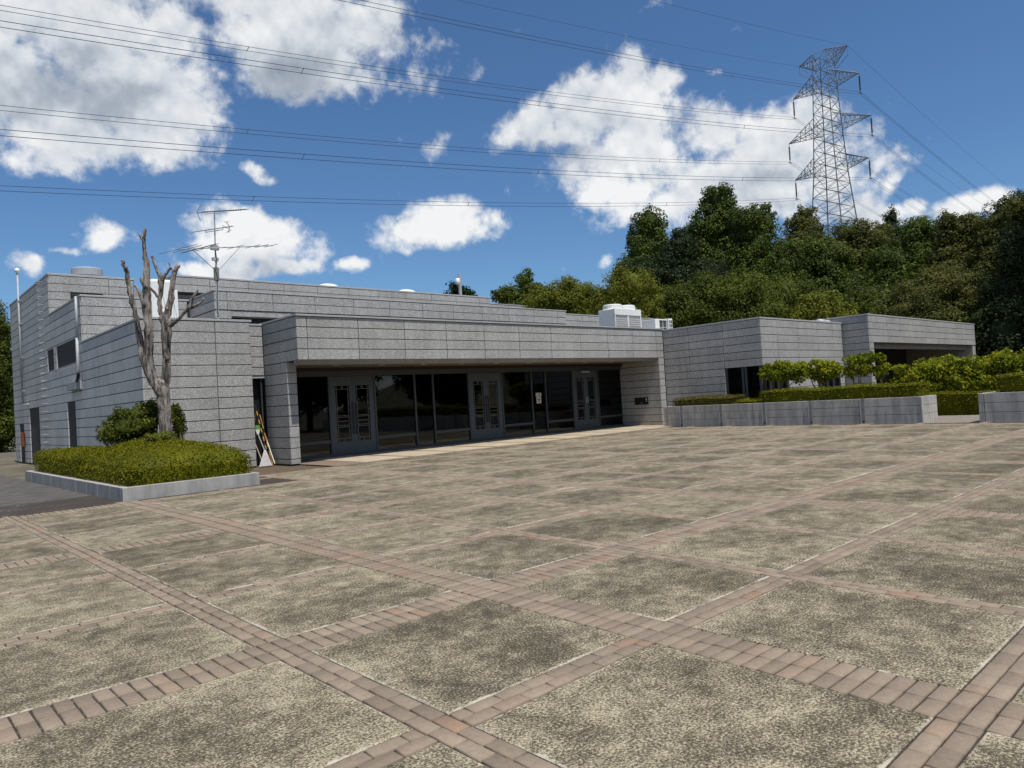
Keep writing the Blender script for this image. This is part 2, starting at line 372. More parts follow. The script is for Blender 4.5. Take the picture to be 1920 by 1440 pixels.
def leaf_mat(name, a, b_, c, trans=0.3, patch=0.4):
    def f(t, b, pos, out):
        at_ = t.new('ShaderNodeAttribute'); at_.attribute_name = 'rnd'; r = at_.outputs['Fac']
        n = t.noise(pos, patch, 3, 0.55)
        x = t.math('ADD', t.math('MULTIPLY', r, 0.6), t.map(n, 0.3, 0.7, 0.0, 0.4, False))
        col = t.ramp(x, [(0.1, a), (0.5, b_), (0.92, c)])
        t.l.new(col, b.inputs['Base Color']); b.inputs['Roughness'].default_value = 0.6; b.inputs['Specular IOR Level'].default_value = 0.12
        tl = t.new('ShaderNodeBsdfTranslucent'); t.l.new(t.mix(0.5, col, (0.12, 0.16, 0.01), 'ADD') if False else col, tl.inputs[0])
        mx = t.new('ShaderNodeMixShader'); mx.inputs[0].default_value = trans
        t.l.new(b.outputs[0], mx.inputs[1]); t.l.new(tl.outputs[0], mx.inputs[2]); t.l.new(mx.outputs[0], out.inputs[0])
    return mat(name, f)
LF_VINE = leaf_mat('leaf_vine', (0.024, 0.042, 0.009), (0.064, 0.098, 0.017), (0.145, 0.170, 0.030), 0.25, 0.25)
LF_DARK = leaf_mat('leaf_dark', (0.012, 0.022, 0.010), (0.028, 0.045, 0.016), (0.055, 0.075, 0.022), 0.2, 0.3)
LF_MID = leaf_mat('leaf_mid', (0.032, 0.048, 0.008), (0.080, 0.105, 0.014), (0.150, 0.165, 0.025), 0.3, 0.3)
LF_LIGHT = leaf_mat('leaf_light', (0.070, 0.090, 0.010), (0.150, 0.165, 0.020), (0.240, 0.235, 0.040), 0.35, 0.35)
LF_OLIVE = leaf_mat('leaf_olive', (0.036, 0.047, 0.012), (0.090, 0.100, 0.022), (0.180, 0.160, 0.044), 0.25, 0.3)
LF_HEDGE = leaf_mat('leaf_hedge', (0.070, 0.078, 0.003), (0.130, 0.132, 0.004), (0.215, 0.200, 0.010), 0.25, 1.2)
LF_HEDGE2 = leaf_mat('leaf_hedge_rust', (0.060, 0.055, 0.014), (0.110, 0.095, 0.022), (0.150, 0.120, 0.040), 0.25, 1.2)
LF_SHRUB = leaf_mat('leaf_shrub', (0.060, 0.092, 0.006), (0.200, 0.235, 0.012), (0.440, 0.420, 0.032), 0.4, 0.8)
LF_BUSH = leaf_mat('leaf_bush', (0.026, 0.042, 0.006), (0.075, 0.095, 0.012), (0.190, 0.180, 0.025), 0.3, 1.0)

# ------------------------------------------------------------------ ground
def sheet(name, x0, x1, y0, y1, z, m, kind='structure'):
    o = MB().quad((x0,y0,z),(x1,y0,z),(x1,y1,z),(x0,y1,z)).build(name, m); o['kind'] = kind; return o
sheet('ground', -2500, 2500, -2500, 2500, -0.06, GROUND)
sheet('asphalt_road', -40, 4.05, 16.25, 34, -0.022, ASPHALT)
sheet('asphalt_yard', -40, -7.2, -60, 16.25, -0.024, ASPHALT); sheet('asphalt_forecourt', -7.2, 26.9, -60, -6.4, -0.026, ASPHALT)
sheet('plaza_edge', 4.05, 40, 18.0, 24.0, -0.030, EARTH)
bed = sheet('plaza_paving', -7.2, 26.9, -6.4, 18.75, -0.010, BED)
U = 1.83
def warp(x, y):      # the paving lines drift a little, as laid
    k = min(0.045, max(0.0, 0.011*(x-2.1)))
    s = min(1, max(0, (y-4.8)/4.0)); s = s*s*(3-2*s)
    return x + k*(min(max(y, 0.5), 12)-4.0), y + 0.17*s
XL = [(2.13+U*k, (k-1) % 3 == 0) for k in range(-5, 14)]
YL = [(1.12+U*j, (j-2) % 3 == 0) for j in range(-4, 11)]
WH, NH = 0.203, 0.102
def halfw(w): return WH if w else NH
XMAX, YMAX = 26.8, 18.7
def in_plaza(x, y): return x < XMAX and y < YMAX and not (y > 16.15 and x < 7.05)
def cell_mesh(x0, x1, y0, y1):
    mb = MB(); c = 0.008; g = 0.004; cs = [warp(*p) for p in ((x0+g,y0+g),(x1-g,y0+g),(x1-g,y1-g),(x0+g,y1-g))]
    cx = sum(p[0] for p in cs)/4; cy = sum(p[1] for p in cs)/4; loc = [(p[0]-cx, p[1]-cy) for p in cs]
    top = [(p[0]*(1-c/.8), p[1]*(1-c/.8)) for p in loc]
    n = 0
    for p in loc: mb.v.append((*p, -0.05))
    for p in loc: mb.v.append((*p, -0.005))
    for p in top: mb.v.append((*p, 0.0))
    for i in range(4):
        j = (i+1) % 4; mb.f += [(i, j, 4+j, 4+i), (4+i, 4+j, 8+j, 8+i)]
    mb.f.append((8, 9, 10, 11)); return mb, (cx, cy, 0)
nslab = 0
for i in range(len(XL)-1):
    for j in range(len(YL)-1):
        x0 = XL[i][0]+halfw(XL[i][1])+.003; x1 = XL[i+1][0]-halfw(XL[i+1][1])-.003
        y0 = YL[j][0]+halfw(YL[j][1])+.003; y1 = YL[j+1][0]-halfw(YL[j+1][1])-.003
        if not (in_plaza((x0+x1)/2, (y0+y1)/2)): continue
        x1 = min(x1, XMAX-.02); y1 = min(y1, YMAX-.02)
        if x0 < 4.2 and y1 > 16.2: y1 = 16.2
        u, v, z = proj(((x0+x1)/2, (y0+y1)/2, 0))
        if y1-y0 < .1: continue
        mb, loc = cell_mesh(x0, x1, y0, y1)
        o = mb.build('slab', SLAB, bed, loc=loc); o.rotation_euler = (random.uniform(-.0008, .0008), random.uniform(-.0008, .0008), 0); nslab += 1
# bricks
BR = []   # x, y, along-y?, length along run, width across
def run(c, wide, isX, lo, hi):
    # isX: the band has constant x and runs along y; where two bands cross, the wider (else the lengthwise) one runs on
    cross = [(q, halfw(w)) for q, w in (YL if isX else XL) if ((w and not wide) if isX else (w or not wide))]
    if not isX and wide: cross = [(q, halfw(w)) for q, w in XL if w]
    segs = []; s0 = lo
    for q, h in sorted(cross):
        if q-h > s0: segs.append((s0, q-h-.004))
        s0 = max(s0, q+h+.004)
    if s0 < hi: segs.append((s0, hi))
    if wide: offs, wd, step, jn = (-0.1015, 0.1015), 0.1915, 0.1017, 0.0125
    else: offs, wd, step, jn = (-0.051, 0.051), 0.0915, 0.2035, 0.011
    for (a, b) in segs:
        for ri, off in enumerate(offs):
            p = a; first = not wide and ri == 1
            while p < b-.02:
                L = step/2 if first else step; first = False
                e = min(p+L, b)
                if b-e < .035: e = b
                m = (p+e)/2; x, y = (c+off, m) if isX else (m, c+off)
                if in_plaza(x, y): BR.append((x, y, isX, round(e-p-jn, 3), wd))
                p = e
for c, w in XL: run(c, w, True, YL[0][0], YMAX)
for c, w in YL: run(c, w, False, XL[0][0], XMAX)
def brick_geo(ln, wd, isX):
    a, b = (wd/2, ln/2) if isX else (ln/2, wd/2); c = 0.004
    V = np.array([(-a,-b,-.04),(a,-b,-.04),(a,b,-.04),(-a,b,-.04),(-a,-b,-c),(a,-b,-c),(a,b,-c),(-a,b,-c),(-a+c,-b+c,0),(a-c,-b+c,0),(a-c,b-c,0),(-a+c,b-c,0)])
    F = np.array([(i, (i+1) % 4, 4+(i+1) % 4, 4+i) for i in range(4)]+[(4+i, 4+(i+1) % 4, 8+(i+1) % 4, 8+i) for i in range(4)]+[(8, 9, 10, 11)])
    return V, F
vis = []
for bi, (x, y, isX, ln, wd) in enumerate(BR):
    wx, wy = warp(x, y); u, v, z = proj((wx, wy, 0))
    area = ln*wd/(z**3) if z > 0.3 and -10 < u < 1930 and -5 < v < 1450 else 0
    vis.append(area)
order = np.argsort(-np.array(vis)); single = set(int(k) for k in order[:300] if vis[int(k)] > 0)
BMESH = {}; SV, SF = [], []; nv = 0
for bi, (x, y, isX, ln, wd) in enumerate(BR):
    wx, wy = warp(x, y); dz = random.uniform(-0.0015, 0.0035)
    x2, y2 = warp(x, y+.5) if isX else warp(x+.5, y)
    ang = -math.atan2(x2-wx, y2-wy) if isX else math.atan2(y2-wy, x2-wx)
    ang += random.uniform(-.012, .012)
    u, v, z = proj((wx, wy, 0))
    if bi in single:
        key = (isX, wd, ln)
        if key not in BMESH:
            V, F = brick_geo(ln, wd, isX); BMESH[key] = npmesh('brick', V, F, BRICK)
        me = BMESH[key]
        if random.random() < 0.75: me = me    # shared data
        o = link('brick', me, bed, (wx, wy, dz)); o.rotation_euler = (random.uniform(-.006, .006), random.uniform(-.006, .006), ang)
    else:
        V, F = brick_geo(ln, wd, isX); ca, sa = math.cos(ang), math.sin(ang)
        V = np.stack([V[:, 0]*ca-V[:, 1]*sa+wx, V[:, 0]*sa+V[:, 1]*ca+wy, V[:, 2]+dz], 1)
        SV.append(V); SF.append(F+nv); nv += len(V)
o = link('brick_bands', npmesh('brick_bands', np.concatenate(SV), np.concatenate(SF), BRICK), bed); o['kind'] = 'stuff'

# porch floor: tan tiles with brown bands between
porch = sheet('porch_floor', 10.3, 28.3, 18.75, 22.7, 0.006, plain('porch_band', (0.20, 0.15, 0.115), 0.8)); 
for k in range(10):
    x0 = 11.35+1.775*k-0.02; x1 = min(x0+1.60, 28.25)
    for (y0, y1) in ((18.95, 20.78), (20.84, 22.55)):
        MB().box(-(x1-x0)/2, (x1-x0)/2, -(y1-y0)/2, (y1-y0)/2, -0.02, 0.0).build('tile', TAN, porch, loc=((x0+x1)/2, (y0+y1)/2, 0.018))

# ------------------------------------------------------------------ building
B = empty('hall_building', (20, 24, 0))
tag(B, 'low grey stone-panelled hall with stepped parapets and a deep dark entrance porch', 'building')
Binv = Matrix.Translation((-20, -24, 0))
def part(mb, name, m, parent=None, **kw):
    o = mb.build(name, m, parent or B, **kw); o.matrix_parent_inverse = (parent or B).matrix_world.inverted() if False else Matrix.Identity(4)
    if parent is None: o.location = Vector(o.location)-Vector((20, 24, 0))
    return o
PM = {}
def panel_mesh(w, h, axis, m):
    key = (round(w, 3), round(h, 3), axis, m.name)
    if key not in PM:
        c = 0.006; t = 0.035; a, b = w/2, h/2
        P = [(-a,-b,0),(a,-b,0),(a,b,0),(-a,b,0),(-a,-b,t-c),(a,-b,t-c),(a,b,t-c),(-a,b,t-c),(-a+c,-b+c,t),(a-c,-b+c,t),(a-c,b-c,t),(-a+c,b-c,t)]
        F = [(i, (i+1) % 4, 4+(i+1) % 4, 4+i) for i in range(4)]+[(4+i, 4+(i+1) % 4, 8+(i+1) % 4, 8+i) for i in range(4)]+[(8, 9, 10, 11)]
        if axis == 'y': V = [(p[0], -p[2], p[1]) for p in P]      # faces -Y
        elif axis == 'x': V = [(-p[2], -p[0], p[1]) for p in P]   # faces -X
        else: V = [(p[2], p[0], p[1]) for p in P]                 # faces +X
        me = bpy.data.meshes.new('panel'); me.from_pydata(V, [], F); me.materials.append(m); me.update(); PM[key] = me
    return PM[key]
PANELS = []
def panels(parent, axis, plane, breaks, zs, m=STONE, openings=(), jh=0.024, jv=0.018):
    for r in range(len(zs)-1):
        z0, z1 = zs[r], zs[r+1]; zc = (z0+z1)/2
        spans = [(breaks[i], breaks[i+1]) for i in range(len(breaks)-1)]
        for (a0, a1, b0, b1) in openings:
            if b0 < zc < b1:
                ns = []
                for (s, e) in spans:
                    if e <= a0 or s >= a1: ns.append((s, e)); continue
                    if s < a0-.05: ns.append((s, a0))
                    if e > a1+.05: ns.append((a1, e))
                spans = ns
        for (s, e) in spans:
            w = e-s-jv; h = z1-z0-jh; c = (s+e)/2
            me = panel_mesh(w, h, axis, m)
            p = (c, plane, zc) if axis == 'y' else (plane, c, zc)
            o = link('panel', me, parent, Vector(p)-Vector((20, 24, 0))-Vector(parent['off'])); PANELS.append(o)
def wall(x0, x1, y0, y1, z0, z1, name='wall', m=JOINT, cop=None):
    c = ((x0+x1)/2, (y0+y1)/2, (z0+z1)/2)
    o = MB().box(x0-c[0], x1-c[0], y0-c[1], y1-c[1], z0-c[2], z1-c[2]).build(name, m, B, loc=(c[0]-20, c[1]-24, c[2]))
    o['off'] = (c[0]-20, c[1]-24, c[2])
    if cop:
        k = 0.05
        MB().box(x0-k-c[0], x1+k-c[0], y0-k-c[1], y1+k-c[1], z1-c[2], z1+cop-c[2]).build('coping', COPING, o, bevel=0.008)
    return o
def sub(mb, name, m, parent, **kw):   # geometry given in world coordinates, child of a wall-like part
    o = mb.build(name, m, parent, **kw); off = Vector(parent['off'])+Vector((20, 24, 0)); o.location = Vector(o.location)-off; return o
def bpart(mb, name, m, off=None, **kw):
    o = mb.build(name, m, B, **kw); o.location = Vector(o.location)-Vector((20, 24, 0)); o['off'] = tuple(o.location); return o
ROW = 0.335
def rows(top, n, bottom=None):
    z = [top-ROW*i for i in range(n+1)]; z.reverse()
    if bottom is not None and z[0] > bottom+.12: z = [bottom]+z
    return z

# left wing: low, mid and high volumes stepping up towards the back
lo = wall(6.235, 9.40, 22.235, 29.2, -0.3, 4.56, cop=0.07)
zl = rows(4.55, 13, 0.0)
panels(lo, 'y', 22.235, [6.215, 8.30, 9.40], zl)
LWIN = [(34.05-.03, 35.35, 3.885, 4.885), (29.9, 33.55, 3.885, 4.885)]
LDOOR = [(37.6, 39.95, -.1, 2.55), (30.65, 32.0, -.1, 2.55), (41.5, 42.75, 0.05, 1.88)]
panels(lo, 'x', 6.235, [22.2, 25.7, 29.2], zl, STONE_SIDE, LWIN+LDOOR)
mi = wall(6.235, 9.9, 29.2, 34.55, -0.3, 6.235, cop=0.07)
zm = rows(6.225, 18, 0.0)
panels(mi, 'x', 6.235, [29.2, 34.55], zm, STONE_SIDE, LWIN+LDOOR)
panels(mi, 'y', 29.2, [6.215, 8.0, 9.88], [z for z in zm if z > 4.5], STONE, [(8.2, 9.2, 4.4, 5.0)])
hi = wall(6.235, 9.45, 34.55, 44.1, -0.3, 7.91, cop=0.09)
zh = rows(7.90, 23, 0.0)
panels(hi, 'x', 6.235, [34.55, 44.08], zh, STONE_SIDE, LWIN+LDOOR)
panels(hi, 'y', 34.55, [6.215, 8.45, 9.43], [z for z in zh if z > 6.1], STONE, [(7.0, 8.2, 6.1, 7.24)])
# louvres in the step of the high wall
lv = bpart(MB().box(7.0, 8.2, 34.45, 34.52, 6.3, 7.2), 'louvre', BLACK)
for k in range(8): sub(MB().box(7.02, 8.18, 34.40, 34.46, 6.36+.105*k, 6.40+.105*k), 'slat', FRAME, lv)
bpart(MB().box(8.2, 9.2, 29.1, 29.16, 4.64, 4.92), 'vent_opening', BLACK)
# openings of the left wall
def left_window(y0, y1, z0, z1, slats):
    w = bpart(MB().box(6.36, 6.42, y0, y1, z0, z1), 'window', BLACK)
    for (a, b, c, d) in ((y0-.02, y0+.05, z0, z1), (y1-.05, y1+.02, z0, z1), (y0+.05, y1-.05, z0-.03, z0+.05), (y0+.05, y1-.05, z1-.05, z1)):
        sub(MB().box(6.21, 6.37, a, b, c, d), 'window_frame', GALV if c < z0 else STONE_SIDE, w)
    if slats:
        n = 13
        for k in range(n):
            z = z0+.08+(z1-z0-.14)*k/(n-1)
            sub(MB().quad((6.27, y0+.06, z-.02), (6.27, y1-.06, z-.02), (6.34, y1-.06, z+.035), (6.34, y0+.06, z+.035)).box(6.262, 6.27, y0+.06, y1-.06, z-.03, z-.012), 'slat', FRAME, w)
        for k in range(1, 4): sub(MB().box(6.25, 6.262, y0+(y1-y0)*k/4-.015, y0+(y1-y0)*k/4+.015, z0+.05, z1-.05), 'mullion', FRAME, w)
    else:
        sub(MB().box(6.335, 6.345, y0+.05, y1-.05, z0+.05, z1-.05), 'pane', plain('frosted_pane', (0.30, 0.34, 0.36), 0.3), w)
left_window(34.05, 35.35, 3.9, 4.88, False); left_window(29.92, 33.55, 3.9, 4.88, True)
def left_door(y0, y1, z0, z1, leafs, handle):
    d = bpart(MB().box(6.40, 6.44, y0, y1, z0, z1), 'door', DOORM)
    sub(MB().box(6.24, 6.41, y0-.02, y0+.05, z0, z1), 'jamb', STONE_SIDE, d); sub(MB().box(6.24, 6.41, y1-.05, y1+.02, z0, z1), 'jamb', STONE_SIDE, d)
    for k in range(1, leafs): sub(MB().box(6.38, 6.402, y0+(y1-y0)*k/leafs-.02, y0+(y1-y0)*k/leafs+.02, z0, z1), 'stile', FRAME, d)
    if handle: sub(MB().box(6.32, 6.40, y1-.30, y1-.12, 1.0, 1.03), 'handle', GALV, d)
left_door(37.6, 39.95, 0, 2.5, 1, True); left_door(30.65, 32.0, 0, 2.5, 3, False)
nb = bpart(MB().box(6.38, 6.42, 41.5, 42.75, 0.05, 1.85), 'niche', DOORM)
sub(MB().box(6.24, 6.40, 42.70, 42.77, 0.05, 1.85), 'jamb', STONE_SIDE, nb)
sub(MB().box(6.12, 6.36, 41.25, 42.15, 0.78, 1.45), 'meter_box', ORANGE, nb, bevel=0.02)
# ladder of staple rungs
ld = empty('ladder', (6.2-20, 36.0-24, 0), B); ld['off'] = tuple(ld.location)
for k in range(24):
    z = 0.35+.325*k
    mb = MB(); mb.tube([(6.24, 35.75, z), (6.02, 35.75, z), (6.02, 36.25, z), (6.24, 36.25, z)], 0.013, 6)
    sub(mb, 'rung', GALV, ld)
# lightning rod pole and conduit
pl = bpart(MB().tube([(6.10, 40.85, 2.75), (6.10, 40.85, 9.1)], 0.04, 8), 'mast_pipe', GALV, smooth=True)
sub(MB().tube([(6.10, 40.85, 9.05), (6.10, 40.85, 9.1), (6.10, 40.85, 9.16), (6.10, 40.85, 9.26), (6.10, 40.85, 9.3)], [.03, .09, .12, .10, .02], 10), 'finial', WHITE, pl, smooth=True)
sub(MB().tube([(6.10, 40.85, 2.77), (6.10, 39.95, 2.75), (6.24, 39.95, 2.75)], 0.035, 6), 'elbow', GALV, pl)
for z in (3.4, 5.0, 6.6, 7.7): sub(MB().box(6.08, 6.22, 40.78, 40.92, z, z+.04), 'bracket', GALV, pl)
# rain pipe at the step, with hopper
rp = bpart(MB().tube([(6.10, 29.35, 6.25), (6.10, 29.35, 4.7)], 0.045, 8).tube([(6.08, 29.35, 4.75), (6.08, 29.35, 3.35), (6.08, 29.6, 3.15)], 0.05, 8), 'rain_pipe', GALV, smooth=True)
sub(MB().box(6.0, 6.22, 29.5, 30.95, 2.93, 3.22), 'scupper', COPING, rp, bevel=.01)
sub(MB().tube([(6.05, 29.75, 3.1), (6.05, 29.35, 3.3), (6.05, 29.2, 3.5)], 0.05, 8), 'elbow', BLACK, rp)
# recess wall with brooms niche
rc = wall(9.40, 9.98, 22.635, 23.2, 2.85, 4.50, cop=0.06); panels(rc, 'y', 22.635, [9.40, 9.965], [2.88]+rows(4.49, 4))
bpart(MB().box(9.40, 10.0, 22.9, 23.0, 0, 2.85), 'window_pane', BLACK)
bpart(MB().box(9.42, 9.97, 22.62, 22.90, 2.80, 2.86), 'lintel', COPING)
bpart(MB().box(9.86, 9.90, 22.68, 22.74, 0, 2.8), 'mullion', FRAME)

# entrance canopy
ca = wall(10.015, 28.64, 20.235, 24.0, 3.205, 4.53, name='canopy', cop=None)
CX = [9.98, 10.32]+[10.32+1.7765*k for k in range(1, 11)]+[28.62]
zc = rows(4.535, 4)
panels(ca, 'y', 20.235, CX, zc)
panels(ca, 'x', 10.015, [20.2, 22.62], zc, STONE)
sub(MB().box(9.95, 28.66, 20.16, 20.5, 4.54, 4.595).box(9.95, 10.3, 20.5, 24, 4.54, 4.595), 'coping', COPING, ca)
# sloping lower lip and soffit
sub(MB().prism([(20.205, 3.2), (20.50, 3.2), (20.50, 3.06), (20.34, 3.06)], 9.985, 28.2, 0), 'lower_lip', mat('lip_stone_shade_tone', stone_fn((0.26, 0.26, 0.26), (0.17, 0.17, 0.17), (0.42, 0.42, 0.41))), ca)  # same stone as the panels, with the underside's shade put into its colour
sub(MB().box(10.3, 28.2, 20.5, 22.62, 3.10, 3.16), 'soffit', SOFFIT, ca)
sub(MB().box(10.3, 28.2, 22.40, 22.62, 2.98, 3.099), 'soffit_trim', plain('trim_dark', (0.022, 0.014, 0.012), 0.7), ca)  # near-black brown trim along the inner edge of the soffit
for k in range(9):
    x = 11.9+1.7765*k
    mb = MB(); mb.tube([(x, 21.4, 3.094), (x, 21.4, 3.10)], 0.11, 14); sub(mb, 'downlight', LIGHTGLASS, ca)
pil = wall(10.015, 10.265, 21.035, 22.9, -0.3, 3.2, name='pillar')
zp = rows(3.195, 9, 0.02)
panels(pil, 'x', 10.015, [21.0, 22.62], zp); panels(pil, 'y', 21.035, [9.98, 10.30], zp)
panels(pil, '+x', 10.265, [21.0, 22.6], zp)
rp2 = wall(28.235, 28.64, 20.235, 23.2, -0.3, 3.2, name='pillar')
panels(rp2, 'x', 28.235, [20.2, 22.6], zp); panels(rp2, 'y', 20.235, [28.2, 28.62], zp)
pq = sub(MB().box(28.165, 28.2, 20.95, 21.75, 1.02, 1.36), 'plaque', BLACK, rp2)
sub(MB().box(28.160, 28.166, 21.0, 21.08, 1.25, 1.31), 'plaque_mark', PAPER, rp2); sub(MB().box(28.160, 28.166, 21.0, 21.08, 1.16, 1.20), 'plaque_mark', PAPER, rp2); sub(MB().box(28.160, 28.166, 21.25, 21.42, 1.09, 1.11), 'plaque_mark', COPING, rp2)
# hall behind the glass
bpart(MB().box(10.3, 28.3, 22.62, 31.0, -0.05, 0.03), 'interior_floor', INFLOOR)
bpart(MB().box(10.3, 28.3, 30.9, 31.0, 0.03, 3.1), 'interior_wall', INTER)
bpart(MB().box(28.30, 28.4, 22.7, 31.0, 0.03, 3.1), 'interior_wall', INTER)
bpart(MB().box(9.98, 10.0, 23.0, 31.0, 0.03, 3.1), 'interior_wall', INTER)
bpart(MB().box(9.98, 28.64, 22.70, 31.0, 3.11, 3.2), 'interior_ceiling', INTER)
for x in (15.2, 20.5, 25.8): bpart(MB().tube([(x, 26.5, 0.03), (x, 26.5, 3.1)], 0.28, 16), 'interior_column', INTER, smooth=True)
bpart(MB().box(17.0, 19.0, 28.5, 29.2, 0.03, 1.05), 'reception_counter', INFLOOR)
# glazing
GY = 22.55; ZB, ZT = 0.06, 2.80
def vbar(x, w=0.07, z0=ZB, z1=ZT, d=0.12): return bpart(MB().box(x-w/2, x+w/2, GY-d/2, GY+d/2, z0, z1), 'mullion', FRAME)
bpart(MB().box(10.3, 28.2, GY-.06, GY+.06, ZT, 3.06), 'head_rail', FRAME)
bpart(MB().box(10.3, 28.2, GY-.062, GY+.062, 0.0, ZB+.06), 'sill', FRAME)
for x in (12.2, 14.02, 15.78, 16.64, 18.41, 20.22, 21.96, 22.83, 24.6, 26.40): vbar(x)
def bay(x0, x1, rail):
    z0 = ZB+.06
    if rail:
        bpart(MB().box(x0+.035, x1-.035, GY-.045, GY+.045, 0.50, 0.60), 'transom', FRAME)
        bpart(MB().box(x0+.035, x1-.035, GY-.006, GY+.006, z0, 0.50), 'pane', GLASS); z0 = 0.60
    bpart(MB().box(x0+.035, x1-.035, GY-.006, GY+.006, z0, ZT), 'pane', GLASS)
for a, b, r in ((10.28, 12.2, 1), (14.02, 15.78, 1), (15.78, 16.64, 0), (16.64, 18.41, 1), (20.22, 21.96, 1), (21.96, 22.83, 0), (22.83, 24.6, 1), (26.40, 28.2, 1)): bay(a, b, r)
def leaf(x0, x1, hside, silver):
    cx = (x0+x1)/2; z0, z1 = 0.07, 2.79; gx0, gx1, gz0, gz1 = x0+.20, x1-.12, 0.50, 2.46
    if hside < 0: gx0, gx1 = x0+.12, x1-.20
    y0, y1 = GY-.035, GY+.03
    d = bpart(MB().box(x0, gx0, y0, y1, z0, z1).box(gx1, x1, y0, y1, z0, z1).box(gx0, gx1, y0, y1, z0, gz0).box(gx0, gx1, y0, y1, gz1, z1), 'door', DOORM)
    sub(MB().box(gx0, gx1, GY-.004, GY+.004, gz0, gz1), 'pane', GLASS, d)
    def bar(a, b, c, e): sub(MB().box(a, b, GY-.022, GY-.006, c, e), 'lattice_bar', BRASS, d)
    t = .007
    for xx in (gx0+.055, gx1-.055): bar(xx-t, xx+t, gz0, gz1)
    for zz in (gz0+.12, gz1-.12): bar(gx0, gx1, zz-t, zz+t)
    for zz in (1.02, 1.075, 1.22, 1.36, 1.415): bar(gx0+.055, gx1-.055, zz-t, zz+t)
    for k in range(1, 7):
        zz = gz0+.12+(gz1-gz0-.24)*k/7
        bar(gx0, gx0+.055, zz-t, zz+t); bar(gx1-.055, gx1, zz-t, zz+t)
    for dx in (-.03, .03): bar((gx0+gx1)/2+dx-t, (gx0+gx1)/2+dx+t, gz0, gz0+.12); bar((gx0+gx1)/2+dx-t, (gx0+gx1)/2+dx+t, gz1-.12, gz1)
    hx = x1-.055 if hside > 0 else x0+.055
    hm = GALV if silver else BLACK; zz = (1.28, 1.55) if silver else (0.75, 1.85)
    sub(MB().tube([(hx, y0, zz[0]+.04), (hx, y0-.06, zz[0]+.04)], .012, 6).tube([(hx, y0, zz[1]-.04), (hx, y0-.06, zz[1]-.04)], .012, 6).tube([(hx, y0-.06, zz[0]), (hx, y0-.06, zz[1])], .02, 8), 'handle', hm, d)
for x0, x1, sv in ((12.24, 13.98, False), (18.45, 20.18, False), (24.64, 26.36, True)):
    m = (x0+x1)/2; leaf(x0, m-.004, 1, sv); leaf(m+.004, x1, -1, sv)
bpart(MB().box(25.2, 25.75, GY-.16, GY-.06, 2.70, 2.78), 'door_closer', GALV)
# paper notices taped inside and outside of the panes
def notice(x0, x1, z0, z1, label, lines, inside=False):
    yo = .026 if inside else 0.0
    o = MB().box(x0, x1, GY-.014+yo, GY-.010+yo, z0, z1).build('paper_notice', PAPER); tag(o, label, 'notice', 'notices on the entrance glass')
    w = x1-x0; h = z1-z0
    for (a, b, c, e) in lines:
        MB().box(x0+a*w, x0+b*w, GY-.0165+yo, GY-.0145+yo, z0+c*h, z0+e*h).build('print', INK, o)
notice(22.22, 22.55, 1.69, 1.86, 'upper of two white paper notices on the narrow dark pane', [(.22, .27, .1, .9), (.42, .46, .1, .9), (.62, .78, .1, .9)])
notice(22.25, 22.53, 1.40, 1.67, 'lower of two white paper notices on the narrow dark pane', [(.2, .45, .5, .75), (.4, .6, .3, .6), (.55, .8, .55, .8), (.3, .4, .15, .3), (.62, .75, .1, .3)])
notice(22.92, 23.30, 0.90, 1.30, 'square grey notice low beside the mullion on the entrance glass', [(.1, .35, .5, .8), (.5, .75, .55, .85), (.2, .8, .15, .22)], True)
notice(26.62, 26.92, 1.78, 2.08, 'small grey notice on the last pane beside the right-hand doors', [(.12, .4, .3, .8), (.55, .85, .3, .8)], True)

# upper tiers behind the canopy
t2 = wall(10.015, 28.9, 26.635, 30.9, 5.45, 6.27, cop=0.05)
T2X = [9.98, 10.45]+[10.45+1.7765*k for k in range(1, 11)]+[28.9]
panels(t2, 'y', 26.635, T2X, [5.58, 5.92, 6.26]); panels(t2, 'x', 10.015, [26.6, 31.0], [5.58, 5.92, 6.26], STONE)
wall(10.05, 28.8, 27.2, 31.0, 3.2, 5.5)
sub(MB().box(10.6, 28.9, 26.63, 27.1, 5.36, 5.56), 'soffit_beam', STONE, t2); 
t2c = wall(10.015, 10.6, 26.645, 31.0, 3.2, 5.56, name='pillar'); panels(t2c, 'y', 26.645, [9.98, 10.6], [4.58, 4.91, 5.245, 5.56]); panels(t2c, 'x', 10.015, [26.61, 31.0], [4.245, 4.58, 4.91, 5.245, 5.56])
t2b = wall(29.0, 37.9, 27.4, 31.0, 3.2, 6.23, cop=0.06); panels(t2b, 'y', 27.4, [29.0, 29.35, 31.1, 32.9, 34.7, 36.4, 37.9], [5.22, 5.555, 5.89, 6.225])
t3 = wall(10.65, 29.05, 33.0, 36.0, 7.22, 7.92, cop=0.08)
T3X = [10.62, 12.2]+[12.2+1.7765*k for k in range(1, 10)]+[29.05]
panels(t3, 'y', 33.0, T3X, [7.24, 7.575, 7.91]); panels(t3, 'x', 10.65, [32.97, 36.0], [7.24, 7.575, 7.91], STONE)
t3w = wall(10.9, 28.9, 33.6, 36.0, 3.2, 7.22, name='wall', m=STONE); 
lv2 = bpart(MB().box(10.7, 12.6, 33.50, 33.58, 6.2, 7.0), 'louvre', FRAME)
for k in range(6): sub(MB().box(10.72, 12.58, 33.44, 33.50, 6.25+.12*k, 6.30+.12*k), 'slat', STONE, lv2)
b4 = wall(30.7, 38.2, 35.1, 38.0, 3.2, 7.95, cop=0.06); panels(b4, 'y', 35.1, [30.7, 32.5, 34.3, 36.1, 38.2], [7.27, 7.605, 7.94])
wall(9.45, 10.9, 35.2, 44.0, 3.2, 7.6, name='wall', m=STONE); 
